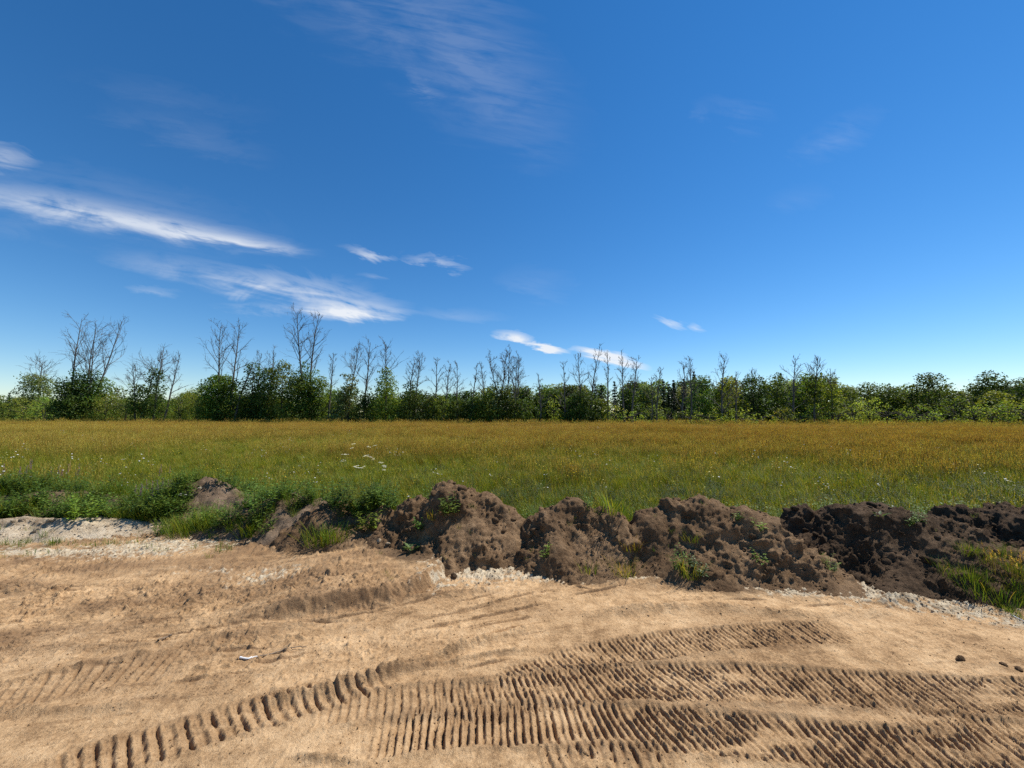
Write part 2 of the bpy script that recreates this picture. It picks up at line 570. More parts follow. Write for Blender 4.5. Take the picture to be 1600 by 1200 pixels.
def dirt_fields(X, Y):
    """height of the bare dirt and its soil masks (clay, turned, dark)"""
    wx = X + 0.05 * fbm(X * 2.2, Y * 2.2, 3, 31)
    wy = Y + 0.05 * fbm(X * 2.2, Y * 2.2, 3, 32)
    z = 0.035 * fbm(X * 0.55, Y * 0.8, 3, 1)
    # rough ground on the left and by the heaps, smooth where the blade passed
    left = sst(0.3, -1.6, X + 0.5 * (Y - 2.5)) * sst(2.2, 2.9, Y - 0.05 * X)
    rough = np.clip(0.25 + 0.9 * left + 0.8 * sst(3.5, 4.2, Y - 0.12 * np.abs(X)), 0, 1.2)
    rmod = sst(-0.25, 0.45, fbm(X * 0.9, Y * 1.6, 3, 3))
    rough = rough * (0.35 + 0.9 * rmod)
    fn = fbm(wx * 9, wy * 9, 4, 7, 0.62)
    lumps = np.clip(fbm(wx * 15, wy * 15, 3, 8, 0.62) - 0.10, 0, 1)
    z += rough * (0.022 * fn + 0.080 * lumps + 0.022 * fbm(wx * 3.2, wy * 3.2, 3, 9))
    z += 0.0060 * fbm(X * 20, Y * 20, 4, 10, 0.7) * (0.5 + sst(-0.3, 0.3, fbm(X * 1.6, Y * 2.4, 2, 12)))
    # smears along the direction of travel
    ca, sa = math.cos(0.16), math.sin(0.16)
    al, ac = X * ca + Y * sa, -X * sa + Y * ca
    z += 0.020 * left * fbm(al * 1.6, ac * 11, 4, 22, 0.65) + 0.013 * fbm(al * 0.9, ac * 8, 4, 21, 0.62) * (1 - 0.4 * np.clip(rough, 0, 1))
    turned_shade = 0.62 * left * sst(-0.45, 0.25, fbm(al * 0.8, ac * 2.4, 3, 26, 0.6)) + 0.5 * np.clip(rough, 0, 1) * sst(-0.2, 0.5, fbm(X * 1.4, Y * 2.6, 4, 23, 0.6)) + 0.45 * sst(0.05, 0.5, fbm(al * 0.7, ac * 3.2, 4, 24, 0.6))
    streak = fbm(al * 1.7, ac * 20, 4, 27, 0.65)
    turned_shade = turned_shade + 0.75 * sst(0.16, 0.46, streak) * (0.55 + 0.6 * left)
    z = z - 0.010 * sst(0.16, 0.46, streak) * (0.5 + left)
    # step of the cut bank in the middle
    bl = to_ground([(300, 985), (430, 968), (560, 950), (640, 930), (688, 905), (700, 878), (705, 850)])
    d, sd, S, tot = seg_coords(X, Y, bl)
    inside = sst(-0.03, 0.05, sd + 0.05 * fbm(X * 6, Y * 6, 3, 41, 0.6)) * sst(-0.1, 0.9, S) * sst(1.6, 0.9, sd)
    z += 0.10 * inside
    edge = np.exp(-(sd / 0.12) ** 2) * sst(0.5, 1.3, S) * (d < 0.5)
    z += edge * 0.06 * fbm(X * 9, Y * 9, 4, 42, 0.65)
    turned_shade += 0.6 * edge
    # wheel track shapes
    lump = fbm(X * 4.5, Y * 4.5, 3, 51, 0.6)
    for pts, w, pitch, dep, sd0 in TRACKS:
        dep = dep * (1.6 if sd0 == 3 else 1.45)
        x0, x1 = min(p[0] for p in pts) - w, max(p[0] for p in pts) + w
        y0, y1 = min(p[1] for p in pts) - w, max(p[1] for p in pts) + w
        sel = (X > x0) & (X < x1) & (Y > y0) & (Y < y1)
        if not sel.any():
            continue
        xs, ys = X[sel], Y[sel]
        d, sd, S, tot = seg_coords(xs, ys, pts)
        wob = 0.02 * fbm(xs * 7, ys * 7, 2, 60 + sd0)
        band = sst(w / 2 + 0.022, w / 2 - 0.012, np.abs(sd) + wob) * sst(0, 0.2, S) * sst(0, 0.2, tot - S)
        keep = sst(-0.34, 0.02, fbm(xs * 1.5, ys * 5.0, 3, 70 + sd0, 0.6) + 0.13) * (0.62 + 0.38 * sst(-0.3, 0.2, fbm(xs * 6, ys * 9, 2, 75 + sd0)))
        skew = 0.36 if sd0 == 5 else 0.5 * np.exp(-((xs - 0.95) / 0.6) ** 2) if sd0 in (2, 3) else 0.08
        ph = (S + skew * sd + 0.010 * fbm(xs * 5, ys * 5, 2, 80 + sd0)) / pitch
        k = np.floor(ph)
        fr = ph - k
        alt = 0.75 + 0.25 * np.cos(np.pi * k) + 0.15 * np.sin(k * 2.7)
        groove = np.exp(-(np.abs(fr - 0.5) / (0.165 if sd0 == 3 else 0.125 if sd0 == 5 else 0.145)) ** 2.6)
        ridge = np.exp(-((fr - 0.86) / 0.15) ** 2)
        crumb = fbm(xs * 30, ys * 30, 3, 90 + sd0, 0.6)
        prof = -dep * groove * alt * (0.8 + 0.7 * crumb) + dep * 0.42 * ridge * (0.7 + 1.2 * crumb) + 0.006 * crumb
        berm = np.exp(-((np.abs(sd) - w / 2 - 0.015) / 0.025) ** 2) * sst(0, 0.3, S) * sst(0, 0.3, tot - S)
        z[sel] = z[sel] * (1 - 0.35 * band) - 0.006 * band + band * keep * prof + band * (1 - keep) * 0.010 * crumb + berm * (0.008 + 0.012 * crumb)
        turned_shade[sel] = turned_shade[sel] * (1 - 0.4 * band) + (0.25 + 0.5 * groove) * band * keep + 0.3 * berm  # shade of the grooves painted into the soil colour, with the disturbed earth
    def box(pts, pad):
        px_, py_ = [p[0] for p in pts], [p[1] for p in pts]
        return np.nonzero((X > min(px_) - pad) & (X < max(px_) + pad) & (Y > min(py_) - pad) & (Y < max(py_) + pad))[0]
    for pts, w, hgt, sd0 in SPURS:
        q = box(pts, 5 * w)
        if not len(q):
            continue
        d, sd, S, tot = seg_coords(X[q], Y[q], pts)
        m = d < 5 * w
        q, d, sd, S = q[m], d[m], sd[m], S[m]
        xs, ys = X[q], Y[q]
        amp = sst(0, 0.3, S) * sst(0, 0.3, tot - S) * (0.65 + 0.7 * fbm(xs * 3, ys * 3, 2, 100 + sd0))
        pr = np.exp(-(sd / w) ** 2)
        z[q] += 1.5 * hgt * amp * pr * (1 + 0.5 * fbm(xs * 24, ys * 24, 3, 110 + sd0, 0.65))
        turned_shade[q] += 0.55 * amp * np.exp(-((sd + w * 0.5) / (w * 1.3)) ** 2)  # near flank of the windrow darkened in colour, as painted shade
    for i, (a, b) in enumerate(SCRAPE_G):
        q = box([a, b], 0.07)
        if not len(q):
            continue
        d, sd, S, tot = seg_coords(X[q], Y[q], [a, b])
        m = d < 0.06
        q, sd, S = q[m], sd[m], S[m]
        xs, ys = X[q], Y[q]
        amp = sst(0, 0.25, S) * sst(0, 0.4, tot - S) * sst(-0.35, 0.1, fbm(xs * 2.5, ys * 2.5, 2, 130 + i))
        sdw = sd + 0.006 * fbm(xs * 6, ys * 6, 2, 140 + i)
        z[q] += amp * (0.016 * np.exp(-((sdw - 0.006) / 0.007) ** 2) - 0.012 * np.exp(-((sdw + 0.007) / 0.007) ** 2)) * (1 + 0.6 * fbm(xs * 28, ys * 28, 2, 180 + i))
        turned_shade[q] += 0.9 * amp * np.exp(-((sdw + 0.006) / 0.008) ** 2)  # thin dark line painted in the scrape's groove as its shade
    turned_shade *= 1 - 0.75 * gauss_px(X, Y, 680, 985, 190, 45) - 0.5 * gauss_px(X, Y, 1180, 955, 200, 22)
    turned_shade = np.clip(turned_shade, 0, 1)
    z += turned_shade * (0.016 * np.clip(fbm(wx * 24, wy * 24, 3, 145, 0.68), -0.3, 1) + 0.010 * fbm(wx * 9, wy * 9, 2, 146))
    # pale clay
    clay = np.zeros_like(X)
    for c in CLAY:
        clay = np.maximum(clay, c[4] * gauss_px(X, Y, *c[:4]))
    chunk = fbm(wx * 15, wy * 15, 4, 150, 0.66)
    cm = sst(0.30, 0.52, 0.72 * clay + 0.75 * chunk) * sst(0.05, 0.25, clay) * 0.92
    z += clay * (0.055 * np.clip(chunk, -0.25, 1) + 0.02 * fbm(wx * 34, wy * 34, 3, 151, 0.65))
    # dark spill at the foot of the heaps
    foot = np.zeros_like(X)
    for mx, my, rx, ry, h, rot, *_ in MOUNDS:
        c, s = math.cos(rot), math.sin(rot)
        u, v = ((X - mx) * c + (Y - my) * s) / (rx * 1.06), (-(X - mx) * s + (Y - my) * c) / (ry * 1.08)
        foot = np.maximum(foot, sst(1.25, 0.85, np.hypot(u, v) + 0.28 * fbm(X * 5, Y * 5, 4, 160, 0.6)))
    foot *= 1 - sst(-3.0, -4.6, X)
    foot = np.clip(foot, 0, 1) * (1 - 0.9 * cm) * (1 - 0.5 * sst(0.2, 0.6, clay))
    # smooth grey sand tongue on the left
    sand = gauss_px(X, Y, 330, 852, 70, 16)
    z = z * (1 - 0.7 * sand) + 0.03 * sand
    # let the sheet sink under the field at its far edge
    yb = 5.75 + 0.25 * fbm(X * 0.5, Y * 0 + 3, 2, 170)
    z -= 0.30 * sst(yb - 0.55, yb + 0.1, Y)
    green = sst(yb - 0.9, yb - 0.2, Y)
    foot = np.clip(foot + 0.8 * green, 0, 1)
    return z, np.clip(cm, 0, 1), np.clip(turned_shade, 0, 1), foot


# heaps: centre x, y, half axes, height, turn, seed, soil, label
MOUNDS = [
    (-0.68, 4.74, 1.00, 0.74, 0.77, -0.10, 1, 'brown', 'tall brown topsoil heap with a dark leafy weed on its crest'),
    (0.68, 4.50, 0.84, 0.68, 0.62, 0.05, 2, 'brown', 'brown topsoil heap right beside the pale clay gap, tufts at its foot'),
    (2.10, 4.40, 1.22, 0.80, 0.64, -0.20, 3, 'brown', 'widest brown topsoil heap with a grass tuft low on its front'),
    (4.00, 4.28, 1.18, 0.84, 0.60, -0.28, 4, 'dark', 'nearly black damp topsoil heap near the right edge of the row'),
    (5.75, 4.45, 1.15, 0.85, 0.54, -0.1, 5, 'dark', 'dark topsoil heap at the far right end of the row'),
    (4.85, 3.62, 0.85, 0.46, 0.28, -0.25, 6, 'brown', 'low grassy earth slope in front of the dark heaps at far right'),
    (-3.10, 5.45, 0.95, 0.66, 0.46, 0.05, 7, 'grey', 'small grey brown earth heap among green weeds'),
    (-4.75, 6.15, 1.05, 0.70, 0.54, 0.0, 8, 'grey', 'bare topped grey earth heap behind the purple flowering weeds'),
    (-1.98, 5.18, 0.85, 0.66, 0.44, 0.0, 9, 'brown', 'weed covered earth heap left of the tall brown heap'),
    (-6.55, 5.25, 1.60, 0.42, 0.20, 0.12, 10, 'clay', 'low ridge of pale whitish clay in front of the weed bank at left'),
    (-7.60, 6.15, 2.6, 0.75, 0.38, 0.05, 11, 'grey', 'long weed covered earth bank at the left end of the row'),
]


def mound_body(X, Y, m):
    """the smooth heap: a main cone and a few smaller tips of soil run together"""
    mx, my, rx, ry, h, rot, sd = m[:7]
    c, s = math.cos(rot), math.sin(rot)
    U, V = (X - mx) * c + (Y - my) * s, -(X - mx) * s + (Y - my) * c
    wu = (U + 0.16 * fbm(X * 1.7, Y * 1.7, 2, 200 + sd)) / rx
    wv = (V + 0.16 * fbm(X * 1.7, Y * 1.7, 2, 210 + sd)) / ry
    r = np.random.default_rng(40 + sd)
    tips = [(0.0, 0.0, 1.0, 1.0)]
    for i in range(4):
        tips.append((r.uniform(0.18, 0.55) * (-1) ** i, r.uniform(-0.3, 0.25), r.uniform(0.55, 0.92), r.uniform(0.5, 0.75)))
    out = np.full(np.shape(X), -1.0)
    for tu, tv, th, tr in tips:
        q = np.sqrt(((wu - tu) / tr) ** 2 + ((wv - tv) / tr) ** 2 + 0.015)
        p = 1.06 - q
        out = np.maximum(out, np.where(p > 0, h * th * (p * 0.55 + 0.45 * np.clip(p * 1.3, 0, 1) ** 1.5), p * h))
    return out


def mound_rough(X, Y, Z, m):
    """clods and crumbs standing out from the smooth heap"""
    sd = m[6]
    k = sst(-0.06, 0.10, Z) * {'clay': 0.6, 'grey': 0.75}.get(m[7], 1.0)
    rg = 0.45 + 1.0 * sst(-0.25, 0.35, fbm3(X * 1.5, Y * 1.5, Z * 1.5, 2, 230 + sd))
    lum = fbm3(X * 3.0, Y * 3.0, Z * 3.0, 2, 240 + sd, 0.5)
    cl = fbm3(X * 7.5, Y * 7.5, Z * 7.5, 3, 250 + sd, 0.6)
    cl = np.where(cl > 0, cl * 1.5, cl * 0.45)
    cr = fbm3(X * 19, Y * 19, Z * 19, 3, 260 + sd, 0.72)
    cr = np.where(cr > 0, cr * 1.25, cr * 0.6)
    return k * (0.09 * lum + rg * 0.060 * cl + (0.35 + 0.65 * rg) * 0.040 * cr)


def mound_h(X, Y, m, detail=True):
    X, Y = np.asarray(X, float), np.asarray(Y, float)
    B = mound_body(X, Y, m)
    return B + 0.8 * mound_rough(X, Y, B, m) if detail else B


def surface(X, Y):
    """top of dirt, heaps and field, for standing things on"""
    X, Y = np.atleast_1d(np.asarray(X, float)), np.atleast_1d(np.asarray(Y, float))
    z = np.full(X.shape, FIELD_Z)
    near = Y < 6.3
    if near.any():
        z[near] = np.maximum(z[near], dirt_fields(X[near], Y[near])[0])
    for m in MOUNDS:
        z = np.maximum(z, mound_h(X, Y, m, True))
    return z


def hit(px, py):
    """where the sight line through a pixel of the photograph meets the ground or a heap"""
    d = pxray(px, py)
    t = np.linspace(1.5, 9.0, 420)
    X, Y, Z = d[0] * t, d[1] * t, CAM_H + d[2] * t
    S = surface(X, Y)
    below = np.nonzero(Z < S)[0]
    i = below[0] if len(below) else len(t) - 1
    return float(X[i]), float(Y[i]), float(S[i])


def grid_faces(nr, nc):
    i = np.arange((nr - 1) * (nc - 1))
    r, c = i // (nc - 1), i % (nc - 1)
    a = r * nc + c
    return np.stack([a, a + 1, a + nc + 1, a + nc], 1)


def build_ground():
    # wide field sheet to the horizon
    gx = np.concatenate([-np.geomspace(4000, 12, 26), np.linspace(-11, 11, 23), np.geomspace(12, 4000, 26)])
    gy = np.concatenate([-np.geomspace(400, 5, 10), np.linspace(-4, 60, 50), np.geomspace(64, 6000, 30)])
    X, Y = np.meshgrid(gx, gy)
    Z = FIELD_Z + 0.05 * fbm(X * 0.08, Y * 0.08, 2, 300) * sst(8, 20, Y) - 0.12 * sst(7.5, 4.5, Y)
    me = mesh_np('field_ground', np.stack([X.ravel(), Y.ravel(), Z.ravel()], 1), grid_faces(*X.shape))
    tag(link('field_ground', me, None, M_FIELD), 'soil and thatch under the meadow out to the tree line', kind='structure')
    # bare dirt: finer towards the right where the tracks are
    u = np.concatenate([np.linspace(-3.6, -1.62, 70, endpoint=False), np.linspace(-1.62, -1.0, 110, endpoint=False), np.linspace(-1.0, -0.15, 440, endpoint=False), np.linspace(-0.15, 1.08, 780, endpoint=False), np.linspace(1.08, 1.62, 110, endpoint=False), np.linspace(1.62, 3.6, 70)])
    y = np.concatenate([np.linspace(0.45, 1.42, 24, endpoint=False), np.linspace(1.42, 2.3, 118, endpoint=False), np.linspace(2.3, 3.7, 250, endpoint=False), 3.7 * np.exp(np.linspace(0, math.log(6.3 / 3.7), 120))])
    U, Y = np.meshgrid(u, y)
    X = U * (Y + 0.8)
    z, clay, turned_shade, foot = dirt_fields(X.ravel(), Y.ravel())
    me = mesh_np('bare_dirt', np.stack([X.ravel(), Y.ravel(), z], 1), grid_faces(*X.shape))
    set_col(me, 'soil', np.stack([clay, turned_shade, foot], 1))
    tag(link('bare_dirt', me, None, M_DIRT), 'bare sandy dirt pressed with machine tracks', kind='structure')


def lumpy(n, seed):
    """a lumpy clod, about unit size"""
    r = np.random.default_rng(seed)
    import bmesh
    bm = bmesh.new()
    bmesh.ops.create_icosphere(bm, subdivisions=max(n, 1), radius=1.0)
    if n == 0:
        bm.clear()
        bmesh.ops.create_cube(bm, size=1.3)
        bmesh.ops.triangulate(bm, faces=bm.faces[:])
        for v in bm.verts:
            v.co += Vector(r.uniform(-0.3, 0.3, 3))
        bm.verts.ensure_lookup_table()
        bm.verts.index_update()
    V = np.array([v.co[:] for v in bm.verts])
    Fc = np.array([[v.index for v in f.verts] for f in bm.faces])
    bm.free()
    d = V / np.linalg.norm(V, axis=1, keepdims=True)
    amp = np.ones(len(V))
    for _ in range(7):
        a = r.normal(size=3)
        a /= np.linalg.norm(a)
        amp -= 0.28 * np.clip(d @ a - 0.35, 0, 1) * r.uniform(0.4, 1.6)
    amp *= 1 + r.uniform(-0.11, 0.11, len(V))
    V = d * amp[:, None] * np.array([1, r.uniform(0.7, 1.0), r.uniform(0.55, 0.8)])
    return V, Fc


CLODS0 = [lumpy(0, 440 + i) for i in range(8)]
CLODS1 = [lumpy(1, 400 + i) for i in range(5)]
CLODS2 = [lumpy(2, 420 + i) for i in range(4)]
CLOD_MESH = {}


def rotz(V, a):
    c, s = math.cos(a), math.sin(a)
    return np.stack([V[:, 0] * c - V[:, 1] * s, V[:, 0] * s + V[:, 1] * c, V[:, 2]], 1)


def clod_soup(P, sizes, r, small=0.012, cnt=None):
    Vs, Fs, off = [], [], 0
    cnt = [] if cnt is None else cnt
    for p, s in zip(P, sizes):
        bank = CLODS1 if s > small else CLODS0
        V, Fc = bank[r.integers(len(bank))]
        cnt.append(len(V))
        V = rotz(V, r.uniform(0, 6.28)) * s + p
        Vs.append(V)
        Fs.append(Fc + off)
        off += len(V)
    return np.concatenate(Vs), np.concatenate(Fs)


def build_mounds():
    for m in MOUNDS:
        mx, my, rx, ry, h, rot, sd, soil, label = m
        ext = 1.35
        nc, nr = int(2 * rx * ext / 0.011), int(2 * ry * ext / 0.011)
        nc, nr = (min(nc, 260), min(nr, 180)) if mx > -1.5 else (min(nc, 150), min(nr, 90))
        u, v = np.meshgrid(np.linspace(-rx * ext, rx * ext, nc), np.linspace(-ry * ext, ry * ext, nr))
        c, s = math.cos(rot), math.sin(rot)
        X, Y = mx + u * c - v * s, my + u * s + v * c
        Z = mound_body(X, Y, m)
        # clods stand out along the slope, so they can overhang
        e = 0.03
        nx = -(mound_body(X + e, Y, m) - mound_body(X - e, Y, m)) / (2 * e)
        ny = -(mound_body(X, Y + e, m) - mound_body(X, Y - e, m)) / (2 * e)
        ln = np.sqrt(nx * nx + ny * ny + 1)
        D = mound_rough(X, Y, Z, m)
        X2, Y2, Z = X + D * nx / ln, Y + D * ny / ln, Z + D / ln
        Fc = grid_faces(nr, nc)
        V = np.stack([X2.ravel() - mx, Y2.ravel() - my, Z.ravel()], 1)
        low = (Z.ravel() < -0.16)
        Fc = Fc[~low[Fc].all(1)]
        root = empty('dirt_mound', (mx, my, 0))
        tag(root, label, 'mound', 'earth heaps along the field edge')
        link('heap', mesh_np('heap', V, Fc), root, M_MOUND[soil])
        r = np.random.default_rng(600 + sd)
        # crumbs
        n = int(1300 * rx * ry / 0.6)
        a, q = r.uniform(0, 6.283, n), np.sqrt(r.uniform(0, 1.25, n))
        uu, vv = rx * q * np.cos(a), ry * q * np.sin(a)
        x, y = mx + uu * c - vv * s, my + uu * s + vv * c
        z = np.maximum(mound_h(x, y, m), 0.0 if soil != 'clay' else -0.02)
        sz = 0.004 + 0.034 * r.beta(0.9, 5.0, n)
        V, Fc = clod_soup(np.stack([x - mx, y - my, z + sz * 0.15], 1), sz, r)
        tag(link('crumbs', mesh_np('crumbs', V, Fc, True), root, M_MOUND[soil]), kind='stuff')
        # larger clods
        nb = int((16 if h > 0.4 else 7) * rx)
        for i in range(nb):
            a, q = r.uniform(0, 6.283), math.sqrt(r.uniform(0, 0.95))
            uu, vv = rx * q * math.cos(a), ry * q * math.sin(a)
            x, y = mx + uu * c - vv * s, my + uu * s + vv * c
            z = float(mound_h(np.array([x]), np.array([y]), m)[0])
            if z < 0.02:
                continue
            key = (soil, int(r.integers(len(CLODS2))))
            if key not in CLOD_MESH:
                CLOD_MESH[key] = mesh_np('clod', *CLODS2[key[1]])
            o = link('clod', CLOD_MESH[key], root, M_MOUND[soil])
            k = float(r.uniform(0.028, 0.062))
            o.location = (x - mx, y - my, z + 0.1 * k)
            o.scale = (k, k, k)
            o.rotation_euler = (r.uniform(-0.5, 0.5), r.uniform(-0.5, 0.5), r.uniform(0, 6.28))


build_ground()
build_mounds()


def single_clod(px, py, size, label, soil='brown', seed=0):
    x, y, z = hit(px, py)
    V, Fc = lumpy(3, 700 + seed)
    r = np.random.default_rng(seed)
    V = V * (1 + 0.10 * fbm(V[:, 0] * 3 + seed, V[:, 1] * 3 + V[:, 2] * 2, 3, seed))[:, None]
    o = link('soil_clod', mesh_np('soil_clod', V * size, Fc), None, M_MOUND[soil])
    o.location = (x, y, z + size * 0.25)
    o.rotation_euler = (0, 0, r.uniform(0, 6))
    tag(o, label, 'clod')


single_clod(1499, 1031, 0.030, 'leftmost of three reddish brown clods lying on the smooth dirt at right', 'brown', 1)
single_clod(1570, 1041, 0.026, 'middle of three brown clods lying on the smooth dirt at right', 'brown', 2)
single_clod(1593, 1047, 0.022, 'rightmost of three brown clods at the edge of the smooth dirt', 'brown', 3)
single_clod(709, 903, 0.040, 'dark clod alone on the pale ground below the tall brown heap', 'dark', 4)
single_clod(592, 847, 0.035, 'white clay lump beside the big leafed weed', 'clay', 5)
single_clod(606, 851, 0.030, 'smaller white clay lump right of another by the big leafed weed', 'clay', 6)
single_clod(618, 768, 0.13, 'large grey brown clod perched beside the white flowers', 'grey', 7)
single_clod(372, 760, 0.07, 'grey clod on the bare heap among weeds', 'grey', 8)


def scatter_crumbs():
    r = np.random.default_rng(77)
    P, S = [], []
    n = 52000
    y = 1.5 * np.exp(r.uniform(0, 1, n) ** 0.9 * math.log(5.4 / 1.5))
    x = r.uniform(-1.5, 1.5, n) * (y + 0.3)
    z, clay, turned_shade, foot = dirt_fields(x, y)
    cl = fbm(x * 2.2, y * 2.2, 3, 330, 0.6)
    p = 0.05 + 0.75 * turned_shade * sst(-0.3, 0.4, cl) + 0.9 * clay + 0.35 * foot
    keep = r.uniform(0, 1, n) < p
    x, y, z, clay, foot = x[keep], y[keep], z[keep], clay[keep], foot[keep]
    s = (0.003 + 0.017 * r.beta(1.0, 7.0, len(x))) * (1 + 0.7 * clay)
    Pn = np.stack([x, y, z + s * 0.2], 1)
    cnt = []
    V, Fc = clod_soup(Pn, s, r, 0.012, cnt)
    me = mesh_np('dirt_crumbs', V, Fc)
    nv = np.repeat(np.stack([clay * r.uniform(0.1, 1.0, len(clay)), 0.5 + 0 * clay, foot], 1), cnt, axis=0)
    set_col(me, 'soil', nv)
    tag(link('dirt_crumbs', me, None, M_DIRT), 'loose crumbs of dry earth strewn over the dirt', 'earth crumbs', kind='stuff')


scatter_crumbs()


# ------------------------------------------------------------------ sticks on the dirt
def tube(pts, rad, sides=6):
    P = np.array(pts, float)
    Vs, Fs = [], []
    for i, p in enumerate(P):
        t = P[min(i + 1, len(P) - 1)] - P[max(i - 1, 0)]
        t /= np.linalg.norm(t) + 1e-9
        up = np.array([0, 0, 1.0]) if abs(t[2]) < 0.9 else np.array([1.0, 0, 0])
        a = np.cross(t, up)
        a /= np.linalg.norm(a)
        b = np.cross(t, a)
        for k in range(sides):
            an = 2 * math.pi * k / sides
            Vs.append(p + rad[i] * (a * math.cos(an) + b * math.sin(an)))
    for i in range(len(P) - 1):
        for k in range(sides):
            k2 = (k + 1) % sides
            Fs.append((i * sides + k, i * sides + k2, (i + 1) * sides + k2, (i + 1) * sides + k))
    return np.array(Vs), np.array(Fs)


M_STICK = bark_material('dry_stick', (0.16, 0.11, 0.07), (0.33, 0.25, 0.17))
M_PALE = bark_material('bleached_wood', (0.55, 0.53, 0.50), (0.78, 0.76, 0.72))


def stick(name, pxs, r0, r1, mat, label, cat, seed):
    P = []
    for i, (a, b) in enumerate(pxs):
        x, y, z = hit(a, b)
        P.append((x, y, z))
    P = smooth_poly(P, 5)
    r = np.random.default_rng(seed)
    P = [(p[0] + r.normal() * 0.003, p[1] + r.normal() * 0.003, p[2] + r0 * 0.8 + abs(r.normal()) * 0.003) for p in P]
    base = np.array(P[0])
    V, Fc = tube(np.array(P) - base, np.linspace(r0, r1, len(P)) * r.uniform(0.8, 1.15, len(P)))
    o = link(name, mesh_np(name, V, Fc), None, mat)
    o.location = base
    tag(o, label, cat)


stick('wood_splinter', [(374, 1033), (387, 1031), (401, 1028)], 0.007, 0.005, M_PALE, 'short bleached white splinter of wood on the dirt', 'splinter', 1)
stick('fallen_twig', [(402, 1029), (430, 1023), (455, 1017), (478, 1012)], 0.005, 0.003, M_STICK, 'thin brown twig trailing from the white splinter', 'twig', 2)
stick('fallen_twig', [(247, 1003), (258, 1000), (269, 996)], 0.008, 0.006, M_STICK, 'stubby brown stick lying alone on the rough dirt', 'twig', 3)
stick('fallen_twig', [(1582, 965), (1595, 970), (1612, 975)], 0.005, 0.003, M_PALE, 'pale straw coloured twig at the foot of the grassy slope', 'twig', 4)


# ------------------------------------------------------------------ blades, leaves, flowers
class Soup:
    """triangles and quads as quads (a triangle repeats no corner: kept in its own list)"""

    def __init__(self):
        self.V, self.T, self.C, self.n = [], [], [], 0

    def add(self, V, T, c):
        V = np.asarray(V, float)
        self.V.append(V)
        self.T.append(np.asarray(T) + self.n)
        c = np.asarray(c, float)
        self.C.append(np.tile(c, (len(V), 1)) if c.ndim == 1 else c)
        self.n += len(V)

    def mesh(self, name, mat, smooth=True):
        me = mesh_np(name, np.concatenate(self.V), np.concatenate(self.T), smooth)
        set_col(me, 'tint', np.concatenate(self.C))
        me.materials.append(mat)
        return me


def blade(sp, p, h, lean, az, w, c0, c1, curl=0.5):
    """a grass blade: two bends, 5 triangles"""
    dx, dy = math.cos(az), math.sin(az)
    sx, sy = -dy, dx
    pts = []
    for t, ww in ((0, 1.0), (0.45, 0.85), (0.8, 0.5)):
        r = lean * h * (t + curl * t * t)
        q = np.array([p[0] + dx * r, p[1] + dy * r, p[2] + h * (t - 0.25 * curl * lean * t * t)])
        pts += [q - np.array([sx, sy, 0]) * w * ww / 2, q + np.array([sx, sy, 0]) * w * ww / 2]
    r = lean * h * (1 + curl)
    pts.append(np.array([p[0] + dx * r, p[1] + dy * r, p[2] + h * (1 - 0.25 * curl * lean) - 0.1 * curl * h * lean]))
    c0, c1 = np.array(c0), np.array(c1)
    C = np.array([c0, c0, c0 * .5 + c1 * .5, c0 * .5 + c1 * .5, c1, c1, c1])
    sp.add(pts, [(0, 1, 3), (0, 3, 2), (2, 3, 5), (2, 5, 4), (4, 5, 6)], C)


def stem(sp, p, q, w, c):
    p, q = np.array(p, float), np.array(q, float)
    a = np.array([w, 0, 0])
    b = np.array([-w * .5, w * .86, 0])
    d = np.array([-w * .5, -w * .86, 0])
    sp.add([p + a, p + b, p + d, q + a * .6, q + b * .6, q + d * .6], [(0, 1, 4), (0, 4, 3), (1, 2, 5), (1, 5, 4), (2, 0, 3), (2, 3, 5)], c)


def seed_head(sp, q, L, w, az, tilt, c, r):
    """a loose panicle: a spindle of short spikelets"""
    ax = np.array([math.cos(az) * tilt, math.sin(az) * tilt, 1.0])
    ax /= np.linalg.norm(ax)
    for k in range(6):
        t = k / 5
        a = r.uniform(0, 6.283)
        o = np.array([math.cos(a), math.sin(a), 0.5])
        b = np.array(q) + ax * L * t
        ww = w * (1 - 0.55 * t)
        tip = b + o * ww + ax * L * 0.2
        sd = np.cross(o, ax) * ww * 0.35
        sp.add([b - sd, b + sd, tip], [(0, 1, 2)], np.array(c) * r.uniform(0.8, 1.2))


def leaf(sp, p, d, n, L, w, c):
    """a pointed leaf folded along its rib: 4 triangles"""
    d = d / (np.linalg.norm(d) + 1e-9)
    s = np.cross(d, n)
    s /= np.linalg.norm(s) + 1e-9
    n2 = np.cross(s, d)
    p = np.array(p)
    m = p + d * L * 0.5 - n2 * w * 0.12
    e = p + d * L - n2 * L * 0.18
    sp.add([p, m + s * w / 2 + n2 * w * 0.15, e, m - s * w / 2 + n2 * w * 0.15, m], [(0, 1, 4), (1, 2, 4), (2, 3, 4), (3, 0, 4)], c)


GREENS = [(0.130, 0.195, 0.019), (0.090, 0.155, 0.016), (0.185, 0.220, 0.022), (0.24, 0.235, 0.025)]
STRAW = [(0.54, 0.40, 0.070), (0.46, 0.29, 0.050), (0.40, 0.215, 0.045), (0.60, 0.47, 0.115)]


